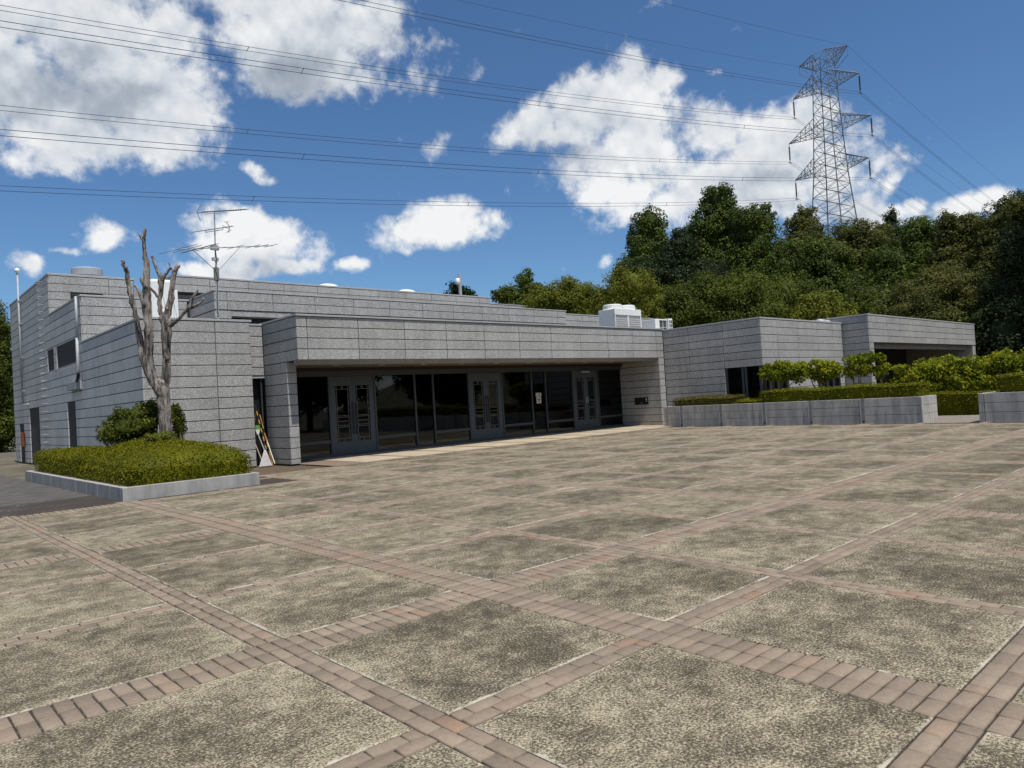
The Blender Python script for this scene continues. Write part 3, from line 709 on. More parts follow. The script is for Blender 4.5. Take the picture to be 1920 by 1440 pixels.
# plain roof decks between the tiers
bpart(MB().box(9.9, 29.0, 23.5, 27.2, 4.25, 4.36).box(9.9, 30, 31.0, 33.6, 5.9, 6.0).box(29, 38, 20.3, 35.1, 4.0, 4.1), 'roof_deck', plain('roof_felt', (0.16, 0.16, 0.165), 0.9))
bpart(MB().box(9.98, 38, 31.0, 36, 0, 4.0), 'rear_volume', STONE_SIDE)

# right wing
rw = wall(28.675, 36.85, 15.235, 24.0, 2.52, 4.46, cop=0.07)
zr = rows(4.455, 6); zrl = rows(4.455, 13, 0.0)
RWX = [28.64, 30.1, 32.05, 34.0, 35.75, 36.83]
panels(rw, 'y', 15.235, RWX, zr, STONE)
panels(rw, 'x', 28.675, [15.2, 17.02, 18.8, 20.2], zr)
rwl = wall(28.675, 36.85, 17.05, 24.0, -0.3, 2.52, name='wall'); zlow = [z for z in zrl if z < 2.46]
panels(rwl, 'x', 28.675, [17.02, 18.8, 20.2], zlow)
rwf = wall(30.9, 36.85, 15.235, 17.05, -0.3, 2.51, name='wall'); panels(rwf, 'y', 15.235, [30.9, 32.4, 33.8, 36.83], zlow, STONE, [(33.8, 36.1, -.1, 2.5)])
bpart(MB().box(28.75, 28.85, 15.35, 17.0, 0, 2.52), 'pane', GLASS)
for y in (15.38, 16.05, 16.2, 16.98): bpart(MB().box(28.70, 28.80, y-.05, y+.05, 0, 2.52), 'mullion', FRAME)
bpart(MB().box(28.85, 30.88, 15.32, 15.36, 0, 2.52), 'pane', GLASS)
for x in (29.3, 30.0, 30.85): bpart(MB().box(x-.05, x+.05, 15.24, 15.34, 0, 2.52), 'mullion', FRAME)
bpart(MB().box(30.88, 30.9, 15.37, 17.05, 0, 2.51).box(28.9, 30.88, 17.0, 17.04, 0, 2.51), 'interior_wall', INTER)
bpart(MB().box(33.8, 36.1, 15.18, 15.22, 0, 2.5), 'pane', GLASS)
for x in (33.85, 34.6, 35.3, 36.05): bpart(MB().box(x-.05, x+.05, 15.10, 15.20, 0, 2.5), 'mullion', FRAME)
# far block with open porch
fb = wall(37.0, 54.6, 13.985, 22.0, 3.45, 4.76, cop=0.07)
FX = [36.97, 37.5]+[37.5+1.9*k for k in range(1, 9)]+[54.6]
panels(fb, 'y', 13.985, FX, rows(4.755, 4, None)); zf = [4.755-.335*k for k in range(13)][::-1]
panels(fb, 'x', 37.0, [13.95, 16.5], zf[-5:])
fp = wall(37.0, 37.5, 13.985, 22.0, -0.3, 3.42, name='pillar'); panels(fp, 'x', 37.0, [13.95, 16.0], zf[:-4]); panels(fp, 'y', 13.985, [36.97, 37.5], zf[:-4])
wall(54.0, 54.6, 13.98, 22.0, -0.3, 3.45, name='pillar', m=STONE)
bpart(MB().box(37.5, 54.0, 14.3, 14.5, 3.15, 3.44), 'lintel', STONE)
wall(37.5, 54.0, 18.0, 22.0, -0.3, 3.44, name='wall', m=plain('porch_wall_shade_tone', (0.035, 0.034, 0.033), 0.8))  # shade of the deep porch is put into this near-black wall colour
bpart(MB().box(37.5, 54.0, 14.5, 18.0, -0.05, 0.0), 'porch_paving', INFLOOR)
bpart(MB().box(43.2, 44.6, 17.94, 17.99, 0.9, 2.4), 'notice_board', COPING)
for x in (39.5, 41.5, 45.5, 48.5): bpart(MB().box(x-.03, x+.03, 17.9, 17.98, 0, 2.9), 'mullion', FRAME)
vt = bpart(MB().tube([(36.4, 15.9, 4.56), (37.2, 15.9, 4.60)], 0.16, 12).tube([(35.9, 15.9, 4.58), (36.4, 15.9, 4.56)], .20, 12), 'roof_duct', GALV, smooth=True)

# ------------------------------------------------------------------ things on the roofs
def thing(name, label, cat, loc, group=None, rotz=0.0):
    o = empty(name, loc, None, rotz); tag(o, label, cat, group); return o
v = thing('roof_vent', 'round galvanised ventilator cap on the tallest left roof', 'vent', (7.95, 35.9, 8.0))
MB().tube([(0, 0, 0), (0, 0, .18)], .42, 24).build('neck', BLACK, v); MB().tube([(0, 0, .16), (0, 0, .2), (0, 0, .50), (0, 0, .54)], [.58, .62, .62, .56], 32).build('cap', GALV, v, bevel=.01)
tk = thing('water_tank', 'tall white rounded tank standing on the low left roof behind the dead tree', 'tank', (7.62, 25.0, 4.4))
MB().box(-.36, .36, -.3, .3, .25, 1.82).build('body', WHITE, tk, bevel=0.09); MB().box(-.30, .30, -.26, .26, 0, .26).build('stand', GALV, tk)
MB().box(.362, .50, -.2, .2, .25, 1.5).build('side_panel', WHITE, tk, bevel=.02)
for i, x in enumerate((18.6, 23.5)):
    s = thing('skylight_dome', ('white skylight dome on the upper roof, nearer the aerial', 'white skylight dome on the upper roof, nearer the lamp pole')[i], 'skylight', (x, 33.9, 7.98), 'skylight domes on the upper roof')
    n = 8; MB().tube([(0, 0, .02+.26*math.sin(k*math.pi/2/n)) for k in range(n+1)], [.62*math.cos(k*math.pi/2/n)+.01 for k in range(n+1)], 24).build('dome', WHITE, s, smooth=True)
    MB().tube([(0, 0, 0), (0, 0, .06)], .68, 24).build('kerb', GALV, s)
ac = thing('air_conditioner', 'large white rooftop air conditioner with two round fan cowls', 'air conditioner', (26.75, 21.5, 4.36))
MB().box(0.0, 2.02, 0.06, 1.0, 0, 1.30).build('casing', WHITE, ac, bevel=.015)
for k in range(2):
    x0 = .06+1.0*k
    g = MB().box(x0, x0+.90, .045, .059, .12, .94).build('coil', DARKGRILL, ac)
    for q in range(13): MB().box(x0+.9*q/12-.011, x0+.9*q/12+.011, .022, .036, .12, .94).build('wire', WHITE, g)
    for q in range(9): MB().box(x0, x0+.9, .036, .046, .12+.82*q/8-.011, .12+.82*q/8+.011).build('wire', WHITE, g)
    cx = .50+1.02*k
    MB().tube([(cx, .52, 1.30), (cx, .52, 1.33), (cx, .52, 1.52), (cx, .52, 1.55)], [.5, .47, .46, .40], 28).build('fan_cowl', WHITE, ac, bevel=.01)
MB().box(-.01, 2.04, -.01, 0.058, 1.0, 1.31).build('top_band', WHITE, ac, bevel=.008)
MB().box(.0, .055, -.005, 0.05, 0, 1.0).build('post', WHITE, ac); MB().box(.965, 1.055, -.005, 0.05, 0, 1.0).build('post', WHITE, ac); MB().box(1.965, 2.03, -.005, 0.05, 0, 1.0).build('post', WHITE, ac)
a2 = thing('air_conditioner', 'small white air conditioner at the corner where canopy meets right wing', 'air conditioner', (29.5, 21.2, 4.36))
MB().box(0, .35, 0, .8, 0, .85).build('casing', WHITE, a2, bevel=.015)
MB().box(.36, 1.28, .25, .8, 0.1, .87).build('coil', DARKGRILL, a2)
for q in range(4): MB().box(.36+.92*q/3-.01, .36+.92*q/3+.01, .23, .25, .1, .87).build('wire', WHITE, a2)
MB().box(.36, 1.28, .21, .26, .84, .90).build('top_band', WHITE, a2); MB().box(.36, 1.28, .23, .25, .47, .485).build('wire', WHITE, a2)
MB().box(1.28, 1.62, 0.1, .8, 0, .93).build('casing', WHITE, a2, bevel=.015)
for q in range(4): MB().box(1.34, 1.42, .08, .10, .10+.2*q, .24+.2*q).build('vent_slot', DARKGRILL, a2); MB().box(1.48, 1.56, .08, .10, .10+.2*q, .24+.2*q).build('vent_slot', DARKGRILL, a2)
# television aerial on its mast
an = thing('tv_antenna', 'three-tier television aerial on a guyed mast above the left roof', 'antenna', (9.1, 24.0, 4.4))
def P(u, v, dy=0.0):
    d = ray(u, v); q = EYE+d*((24.0+dy)/d[1]); return q-np.array([9.1, 24.0, 4.4])
MB().tube([(0, 0, 0), (0, 0, 1.0), P(405, 505), P(403.5, 465), P(402, 397)], [.035, .035, .03, .024, .02], 8).build('mast', GALV, an)
MB().box(-.06, .09, -.06, .06, 1.75, 2.2).build('junction_box', plain('aerial_grey', (0.16, 0.17, 0.14), 0.7), an, bevel=.02)
MB().box(-.10, .10, -.05, .05, 2.42, 2.52).build('clamp', GALV, an); MB().box(-.12, .12, -.07, .07, P(403.5, 465)[2]-.07, P(403.5, 465)[2]+.07).build('clamp', GALV, an)
def yagi(a, b, elems, name='boom'):
    bm = MB().tube([a, b], .018, 6).build(name, GALV, an); a, b = np.array(a), np.array(b); axis = (b-a)/np.linalg.norm(b-a)
    side = np.array([-axis[1], axis[0], 0]); side /= np.linalg.norm(side)
    for (t, L, tilt) in elems:
        c = a+(b-a)*t; w = side*L/2+np.array([0, 0, tilt*L/2]); MB().tube([c-w, c+w], .009, 5).build('element', STEEL, bm)
yagi(P(333, 467.5, -.5), P(511, 460.5, .5), [(0.0, 2.0, .0), (.09, 1.5, 0), (.19, 1.9, 0), (.215, 1.9, 0), (.27, 1.2, 0), (.58, .9, 0), (.77, .8, 0), (.87, .75, 0), (.98, .7, 0)])
yagi(P(359, 435.5, .5), P(436, 424, -.5), [(.83, .5, .0), (.9, .4, .3), (.97, .4, .3)])
bm2 = MB().tube([P(386, 435.5, .1), P(386, 432, .1)], .015, 5).tube([P(386, 435.5, .1), P(418, 430.5, -.2)], .015, 5).tube([P(418, 430.5, -.2), P(418, 427, -.2)], .015, 5).build('bracket', GALV, an)
MB().tube([P(424, 416, -.3), P(430, 424, -.4)], .014, 5).tube([P(430, 424, -.4), P(429, 436, -.4)], .014, 5).tube([P(420, 416, -.3), P(430, 416, -.3)], .009, 5).tube([P(424, 436, -.3), P(434, 431, -.5)], .009, 5).build('reflector', STEEL, an)
yagi(P(369, 398.5, -.3), P(466, 392.5, .3), [(.09+.05*k, .32, 0) for k in range(17)])
MB().tube([P(377, 385, -.3), P(369, 397, -.3), P(376, 414, -.3)], .012, 5).tube([P(371, 391, -.6), P(371, 391, 0)], .008, 5).tube([P(371, 405, -.6), P(371, 405, 0)], .008, 5).tube([P(374, 410, -.6), P(376, 414, 0)], .008, 5).build('reflector', STEEL, an)
MB().tube([P(384, 401, -.1), P(426, 398.5, .1)], .012, 5).build('bracket', GALV, an)
MB().tube([P(361, 469, -.3), P(372, 478, -.2), P(403, 506)], .011, 5).build('stay', STEEL, an); MB().tube([P(450, 463, .3), P(411, 506)], .008, 5).build('stay', STEEL, an)
MB().tube([P(404, 470, -.05), P(407, 490, -.06), P(404, 508, -.06), P(408, 520, -.06), P(407, 560, -.05), P(409, 595, -.05)], .012, 5).build('cable', BLACK, an)
# lamp pole behind the roof
lp = thing('lamp_pole', 'grey pole with a small white lamp rising behind the upper roof', 'lamp', (31.25, 38.5, 0))
MB().tube([(0, 0, 0), (0, 0, 10.5)], [.14, .12], 10).build('pole', GALV, lp); MB().tube([(-.28, -.12, 9.75), (-.28, -.12, 9.85), (-.26, -.12, 10.15), (-.26, -.12, 10.2)], [.10, .17, .15, .06], 10).build('lamp_head', WHITE, lp, smooth=True)
MB().tube([(-.26, -.12, 10.15), (0, 0, 10.3)], .03, 6).build('bracket', GALV, lp)

# ------------------------------------------------------------------ leaves
def leaf_mesh(name, C, N, size, m, aspect=0.6, flat=0.5, core=None, rnd=None):
    n = len(C); C = np.asarray(C); N = np.asarray(N)
    nn = N+flat*rng.normal(size=(n, 3)); nn /= np.linalg.norm(nn, axis=1)[:, None]+1e-9
    a = rng.normal(size=(n, 3)); a -= nn*(a*nn).sum(1)[:, None]; a /= np.linalg.norm(a, axis=1)[:, None]+1e-9
    b = np.cross(nn, a); s = size*rng.uniform(0.6, 1.35, n)[:, None]
    V = np.empty((n, 4, 3)); V[:, 0] = C-a*s*.5; V[:, 1] = C-b*s*aspect*.5+nn*s*.08; V[:, 2] = C+a*s*.5-nn*s*.06; V[:, 3] = C+b*s*aspect*.5+nn*s*.08
    V = V.reshape(-1, 3); F = np.arange(n*4).reshape(n, 4)
    r = np.repeat(rng.random(n) if rnd is None else rnd, 4)
    if core is not None:
        cv, cf = core; F = np.concatenate([F, cf+len(V)]); V = np.concatenate([V, cv]); r = np.concatenate([r, np.full(len(cv), .15)])
    return npmesh(name, V, F, m, r)
def lump(d, seed, amp):   # smooth lumpy radius over directions
    g = np.random.default_rng(seed); k = 0
    for i in range(7):
        w = g.normal(size=3)*(2.2+i*.9); k = k+np.sin(d@w+g.uniform(0, 6.28))/(1+.35*i)
    return 1+amp*k/2.2
def sphere_core(c, r, seed, amp, nu=14, nv=9):
    V = []; 
    for j in range(nv+1):
        th = math.pi*j/nv
        for i in range(nu):
            ph = 2*math.pi*i/nu; V.append((math.sin(th)*math.cos(ph), math.sin(th)*math.sin(ph), math.cos(th)))
    V = np.array(V); V = c+V*r*(lump(V, seed, amp)*.80)[:, None]
    F = np.array([(j*nu+i, j*nu+(i+1) % nu, (j+1)*nu+(i+1) % nu, (j+1)*nu+i) for j in range(nv) for i in range(nu)])
    return V, F
def crown(lobes, size, dens, amp=0.16, scatter=0.12, seed=1):
    # every lobe carries many leafy clumps; leaves sit on the clumps, so light falls between them
    Cs, Ns, Rs, cv, cf, nvv = [], [], [], [], [], 0
    g = np.random.default_rng(seed*17+3)
    for k, (c, r) in enumerate(lobes):
        c = np.asarray(c, float); r = np.asarray(r, float); rm = r.mean()
        K = int(np.clip(24+24*rm, 24, 110))
        d = g.normal(size=(K, 3)); d /= np.linalg.norm(d, axis=1)[:, None]
        lr = lump(d, seed*31+k, amp)
        sub_c = c+d*r*(lr*g.uniform(.70, .98, K))[:, None]
        sub_r = rm*g.uniform(.13, .32, K)*(1+.6*scatter)
        for q in range(K):
            n = max(8, int(4*math.pi*sub_r[q]**2/(size*size)*dens*1.1))
            e = g.normal(size=(n, 3)); e /= np.linalg.norm(e, axis=1)[:, None]
            rad = sub_r[q]*(1-np.abs(g.normal(0, scatter*1.6, n)))*(1+g.exponential(scatter*.55, n))
            P_ = sub_c[q]+e*rad[:, None]*np.array([1.05, 1.05, .9])
            w = (P_-c)/r; keep = (w*w).sum(1) > .46
            P_, e = P_[keep], e[keep]
            Cs.append(P_); Ns.append(e*.7+d[q]*.35+np.array([0, 0, .4])); Rs.append(np.clip(g.normal(g.uniform(.25, .75), .22, len(P_)), 0, 1))
        ni = int(4*math.pi*(rm*.75)**2/(size*size)*dens*.8); e = g.normal(size=(ni, 3)); e /= np.linalg.norm(e, axis=1)[:, None]
        Cs.append(c+e*r*(g.uniform(.60, .86, ni)*lump(e, seed*31+k, amp))[:, None]); Ns.append(e*.5+np.array([0, 0, .3])); Rs.append(np.clip(g.normal(.4, .25, ni), 0, 1))
        V, F = sphere_core(c, r*.78, seed*31+k, amp); cv.append(V); cf.append(F+nvv); nvv += len(V)
    return np.concatenate(Cs), np.concatenate(Ns), (np.concatenate(cv), np.concatenate(cf)), np.concatenate(Rs)
def tree(name, label, lobes_px, depth, m, size, base_z, dens=1.0, amp=0.16, scatter=0.12, group=None, dr=0.85, seed=1, flat=0.5, aspect=.6):
    # lobes: survey position and half sizes of each part of the crown, and how far in front of or behind the trunk it stands
    L = []
    for q in lobes_px:
        u, v, ru, rv = q[:4]; dd = depth+(q[4] if len(q) > 4 else 0)
        c = at(u, v, dd); s = dd/FPX
        L.append((c, np.array([ru*s*(.9+.1*dr), ru*s*(.9+.1*dr), rv*s])))
    cx = np.mean([c[0] for c, r in L]); cy = np.mean([c[1] for c, r in L]); zt = max(c[2] for c, r in L)
    root = empty(name, (cx, cy, base_z)); tag(root, label, 'tree', group)
    off = np.array([cx, cy, base_z])
    L2 = [(c-off, r) for c, r in L]
    C, N, core, rn = crown(L2, size, dens, amp, scatter, seed)
    link('crown', leaf_mesh('crown', C, N, size, m, aspect, flat, core, rn), root)
    h = zt-base_z; tr = MB(); r0_ = max(.12, .028*h)
    tr.tube([(0, 0, -.5), (.1, 0, h*.35), (0, .1, h*.7), (.1, .1, h*.95)], [r0_*1.3, r0_, r0_*.7, r0_*.3], 8, jit=.1)
    for c, r in L2[:5]:
        tr.tube([(0, .05, h*.45), tuple(np.array([0, 0, h*.5])*.4+np.asarray(c)*.6), tuple(c)], [r0_*.5, r0_*.35, r0_*.12], 6)
    tr.build('trunk', BARK, root, smooth=True)
    return root

# ------------------------------------------------------------------ hill behind the building
def hill_z(x, y):
    # rises away to the right and behind
    d = np.hypot(x, y); a = np.degrees(np.arctan2(x, y))
    rise = np.clip((d-42)/55, 0, 1); rise = rise*rise*(3-2*rise)
    w = np.clip((a-44)/18, 0, 1); w = w*w*(3-2*w)
    return -0.3+rise*(3.0+12.5*w)*np.where(a < 115, 1, np.clip((140-a)/25, 0, 1))*np.clip((a-12)/14, 0, 1)
gx = np.linspace(20, 420, 81); gyy = np.linspace(-160, 330, 99)
GXX, GYY = np.meshgrid(gx, gyy, indexing='ij'); Z = hill_z(GXX, GYY)
Z = np.where((GXX < 60) & (GYY < 47), -0.6, Z)
V = np.stack([GXX, GYY, Z], -1).reshape(-1, 3); ny = len(gyy)
F = np.array([(i*ny+j, (i+1)*ny+j, (i+1)*ny+j+1, i*ny+j+1) for i in range(len(gx)-1) for j in range(ny-1)])
o = link('hill', npmesh('hill', V, F, GROUND, smooth=True)); o['kind'] = 'structure'
def hz(u, depth):
    p = at(u, 700, depth); return float(hill_z(p[0], p[1]))
GR = 'trees on the slope behind the hall'
def T(name, label, lobes, depth, m, size, **kw):
    u = np.mean([q[0] for q in lobes]); tree(name, label, lobes, depth, m, size, hz(u, depth)-.2, group=GR, **kw)
T('vine_covered_tree', 'column-shaped tree smothered in vines, first on the left against white cloud', [(1217,420,34,36),(1214,465,44,44),(1213,515,48,50),(1195,505,44,24,-1),(1220,560,50,50)], 62, LF_VINE, .20, seed=2, scatter=.1)
T('vine_covered_tree', 'tallest vine-covered tree with a rounded top left of the pylon', [(1347,380,32,36),(1338,425,48,48),(1335,480,55,55),(1300,470,36,40),(1380,440,22,60),(1340,540,60,60)], 66, LF_VINE, .21, seed=3)
T('vine_covered_tree', 'broad square-topped vine-covered tree between tallest tree and dark cone', [(1400,420,34,36),(1432,418,28,38),(1420,465,42,50),(1432,520,44,60),(1400,510,40,60),(1430,570,50,50)], 61, LF_VINE, .19, seed=4)
T('cone_shaped_tree', 'dark cone-shaped tree just left of the pylon foot', [(1510,408,20,22),(1508,440,40,36),(1507,480,55,44),(1500,530,62,50),(1490,580,60,50)], 72, LF_OLIVE, .22, seed=5)
T('dark_conifer', 'dark spreading conifer filling the gap below the two tallest trees', [(1277,450,20,20),(1275,480,44,34),(1250,520,70,32),(1300,530,60,40),(1190,512,40,16),(1350,560,60,40)], 58, LF_DARK, .19, seed=6, amp=.25, scatter=.2)
T('leafy_tree', 'mid green leafy tree behind the small air conditioner', [(1300,570,80,36),(1370,560,70,40),(1270,600,70,36),(1340,605,80,34),(1420,600,70,40)], 52, LF_MID, .17, seed=7, amp=.24, scatter=.2)
T('pale_green_tree', 'pale yellow-green feathery tree behind the large air conditioner', [(1185,540,42,40),(1205,580,42,44),(1150,560,44,40),(1175,600,50,36),(1130,585,50,36),(1160,520,20,18)], 48, LF_LIGHT, .17, seed=8, amp=.25, scatter=.25, aspect=.4)
T('pale_green_tree', 'bushy light green tree above the middle roof line', [(1080,552,40,32),(1100,580,50,36),(1050,570,44,36),(1065,545,18,18),(1020,575,40,34)], 49, LF_LIGHT, .18, seed=9, amp=.25, scatter=.25, aspect=.45)
T('leafy_tree', 'dark leafy tree with an upright tip left of the light green trees', [(985,530,18,26),(1000,560,36,34),(965,560,34,22),(940,555,24,16),(985,585,50,30)], 52, LF_MID, .17, seed=10, amp=.25, scatter=.22)
T('distant_tree', 'small dark distant tree beside the lamp pole', [(858,545,18,14),(875,552,16,12),(845,560,22,12),(890,562,12,8)], 80, LF_DARK, .30, seed=11, amp=.3, scatter=.3, dens=.7)
T('hillside_tree', 'olive green tree directly right of the pylon foot', [(1600,450,46,36),(1575,490,56,46),(1640,470,50,42),(1620,520,64,50),(1560,540,60,50)], 78, LF_OLIVE, .23, seed=12, amp=.2)
T('pine_tree', 'feathery pine tip rising above the ridge right of the pylon', [(1672,410,16,20),(1668,430,30,20),(1690,440,26,20),(1650,440,16,14),(1672,470,40,30)], 86, LF_DARK, .42, seed=13, amp=.35, scatter=.35, aspect=.18, dens=1.3)
T('hillside_tree', 'dark vine-draped tree in the middle of the right-hand slope', [(1718,440,38,32),(1735,480,50,46),(1690,500,56,46),(1720,540,66,46),(1650,560,60,46)], 70, LF_VINE, .21, seed=14, amp=.22)
T('hillside_tree', 'upright vine-draped tree where the slope meets the sky', [(1775,415,18,26),(1795,440,36,36),(1820,440,36,40),(1800,490,50,50),(1770,530,50,50)], 65, LF_OLIVE, .20, seed=15, amp=.22)
T('hillside_tree', 'tall vine-draped tree at the right end of the ridge', [(1905,390,32,28),(1880,420,42,46),(1915,450,50,60),(1865,480,46,50),(1960,440,60,80)], 60, LF_OLIVE, .19, seed=16, amp=.22)
T('sprawling_shrub', 'yellow-brown shrub mass sloping behind the far block', [(1745,560,70,42),(1790,540,50,50),(1700,585,60,30),(1810,580,60,40),(1760,600,80,30)], 55, LF_OLIVE, .15, seed=17, amp=.2)
T('round_bush', 'round yellowish bush behind the right wing roof', [(1545,580,46,34),(1520,595,40,24),(1575,596,34,24)], 50, LF_LIGHT, .19, seed=18, amp=.18, scatter=.18)
T('leafy_tree', 'dense green tree behind the right wing corner', [(1470,560,60,50),(1440,590,56,36),(1500,590,50,36),(1620,590,40,26),(1600,575,36,30)], 56, LF_MID, .17, seed=19, amp=.22)
T('hillside_tree', 'shaded tree low between the cone-shaped tree and the slope', [(1545,500,50,50),(1530,550,60,50),(1580,560,50,40),(1480,500,50,50)], 66, LF_VINE, .21, seed=20, amp=.22)
T('dark_tree', 'shaded dense tree with darkened leaves at the right edge beyond the far block', [(1895,560,56,70,0),(1930,480,60,60,0),(1885,630,50,70,-2),(1960,600,90,120,0)], 50, LF_DARK, .2, seed=21, amp=.15)  # stands in shade, partly painted in through the dark leaf colour
T('dark_tree', 'shaded tree at the left edge behind the tall wing', [(2,640,22,50),(-20,700,60,60),(5,740,30,60),(-40,620,50,70),(0,800,40,50)], 55, LF_MID, .17, seed=22, amp=.22, scatter=.2)
# undergrowth on the slope: nobody could count it
rr = np.random.default_rng(5); n = 46000
ua = np.radians(rr.uniform(46, 84, n)); dd = rr.uniform(56, 105, n); px_, py_ = np.sin(ua)*dd, np.cos(ua)*dd
keep = ~((px_ < 57) & (py_ < 47)); px_, py_ = px_[keep], py_[keep]
hh = hill_z(px_, py_)+np.abs(np.sin(px_*.5)*np.cos(py_*.43))*2.6*rr.random(len(px_))+.1
o = link('undergrowth', leaf_mesh('undergrowth', np.stack([px_, py_, hh], 1), np.tile([0, -.3, 1.], (len(px_), 1)), .42, LF_VINE)); o['kind'] = 'stuff'; tag(o, 'green undergrowth covering the slope beneath the trees', 'undergrowth')
# trees on the camera's side of the square: they show in the entrance glass and shade the far corner
def plain_tree(x, y, h, r, m, size, label, seed, name='plaza_tree'):
    g = np.random.default_rng(seed); root = empty(name, (x, y, 0)); tag(root, label, 'tree', 'trees around the square')
    L = [(np.array([g.normal(0, r*.35), g.normal(0, r*.35), h*f]), np.array([r, r, r*.9])*s) for f, s in ((.45, .8), (.6, 1.0), (.75, .85), (.88, .6))]
    C, N, core, rn = crown(L, size, .9, .22, .15, seed); link('crown', leaf_mesh('crown', C, N, size, m, core=core, rnd=rn), root)
    MB().tube([(0, 0, -.1), (.05, .05, h*.4), (0, 0, h*.85)], [.3, .22, .06], 8).build('trunk', BARK, root, smooth=True)
plain_tree(57.2, 5.9, 24, 3.3, LF_DARK, .34, 'tall dark tree at the far right of the square', 31)
plain_tree(65.0, 5.2, 25, 4.2, LF_DARK, .36, 'tallest dark tree beyond the right end of the square', 32)
plain_tree(73.0, 6.2, 25, 4.8, LF_DARK, .38, 'dark tree farthest beyond the right end of the square', 33)
for i, (x, y, h_) in enumerate(((-8, 58, 11), (-17, 53, 13), (0.5, 66, 12), (-27, 60, 12))):
    plain_tree(x, y, h_, 4.4, (LF_MID, LF_VINE)[i % 2], .30, 'green tree behind the car park left of the hall, %s from the hall' % ('second', 'third', 'nearest', 'fourth')[i], 51+i)
for i, (x, y) in enumerate(((30, -14), (37, -20), (44, -15), (52, -22), (60, -17), (24, -19), (18, -24), (68, -24), (12, -20))):
    plain_tree(x, y, 8.5+(i % 3), 3.6, LF_DARK if i % 2 else LF_MID, .32, 'green tree in the row bordering the square opposite the entrance', 40+i)

# ------------------------------------------------------------------ clipped hedges and planters
def hedge(name, label, x0, x1, y0, y1, z0, z1, r, m, size, dens=1.1, dome=0.0, root=None, group=None, cat='hedge', seed=1):
    cx, cy = (x0+x1)/2, (y0+y1)/2; hx, hy = (x1-x0)/2, (y1-y0)/2; H_ = z1-z0
    g = np.random.default_rng(seed)
    def top(x, y):
        k = dome*np.clip(1-((x/hx)**2), 0, 1)**.7*np.clip(1-((y/hy)**2), 0, 1)**.7
        return H_+k+.02*np.sin(x*3.1+seed)+.025*np.sin(y*2.3+seed*2)+.012*np.sin(x*7+y*5)
    def shape(P_):    # P_ on the box -> rounded box
        x, y, zf = P_[:, 0], P_[:, 1], P_[:, 2]; tz = top(x, y); z = zf*tz
        q = np.stack([np.clip(x, -hx+r, hx-r), np.clip(y, -hy+r, hy-r), np.minimum(z, tz-r)], 1)
        p = np.stack([x, y, z], 1); d = p-q; L = np.linalg.norm(d, axis=1)[:, None]; n_ = d/np.maximum(L, 1e-6)
        s = np.where(L > r, q+n_*r, p); return s, n_
    A = [4*hx*hy, 2*hy*H_, 2*hy*H_, 2*hx*H_, 2*hx*H_]; N_ = int(sum(A)*dens/(size*size)); cnt = (np.array(A)/sum(A)*N_).astype(int)
    P_ = []; 
    a, b = g.uniform(-1, 1, cnt[0]), g.uniform(-1, 1, cnt[0]); P_.append(np.stack([a*hx, b*hy, np.ones(cnt[0])], 1))
    for k, sx in ((1, -1), (2, 1)): b, c = g.uniform(-1, 1, cnt[k]), g.uniform(0, 1, cnt[k]); P_.append(np.stack([np.full(cnt[k], sx*hx), b*hy, c], 1))
    for k, sy in ((3, -1), (4, 1)): a, c = g.uniform(-1, 1, cnt[k]), g.uniform(0, 1, cnt[k]); P_.append(np.stack([a*hx, np.full(cnt[k], sy*hy), c], 1))
    P_ = np.concatenate(P_); S, Nn = shape(P_); S = S-Nn*(np.abs(g.normal(0, .04, len(S)))*(1+1.2*(Nn[:, 2] < .5))-g.exponential(.012, len(S)))[:, None]+g.normal(0, .008, S.shape)
    # core
    nx, ny_ = max(6, int(hx*8)), max(6, int(hy*8)); CV = []; CF = []
    def grid(fn, n1, n2):
        base = len(CV)
        for i in range(n1+1):
            for j in range(n2+1): CV.append(fn(-1+2*i/n1, -1+2*j/n2))
        for i in range(n1):
            for j in range(n2): CF.append((base+i*(n2+1)+j, base+(i+1)*(n2+1)+j, base+(i+1)*(n2+1)+j+1, base+i*(n2+1)+j+1))
    grid(lambda s, t: (s*hx, t*hy, 1), nx, ny_)
    for sx in (-1, 1): grid(lambda s, t: (sx*hx, s*hy, (t+1)/2), ny_, 6)
    for sy in (-1, 1): grid(lambda s, t: (s*hx, sy*hy, (t+1)/2), nx, 6)
    cv, cn = shape(np.array(CV, float)); cv = cv-cn*(.075+.06*(cn[:, 2:3] < .5))
    me = leaf_mesh('foliage', S, Nn*.25+np.array([0, 0, .8]), size, m, .6, .55, (cv, np.array(CF)))
    if root is None: root = empty(name, (cx, cy, z0)); tag(root, label, cat, group); fo = (0, 0, 0)
    else: fo = (cx-root.location.x, cy-root.location.y, z0-root.location.z)
    link('foliage', me, root, fo)
    st = MB()
    for i in range(int(max(3, hy*2))):
        y = -hy*.8+1.6*hy*i/max(1, int(max(3, hy*2))-1); st.tube([(g.uniform(-.3, .3)*hx, y, -.08), (g.uniform(-.3, .3)*hx, y+.05, H_*.6)], [.018, .008], 5)
    st.build('stems', BARK, root, loc=fo)
    return root
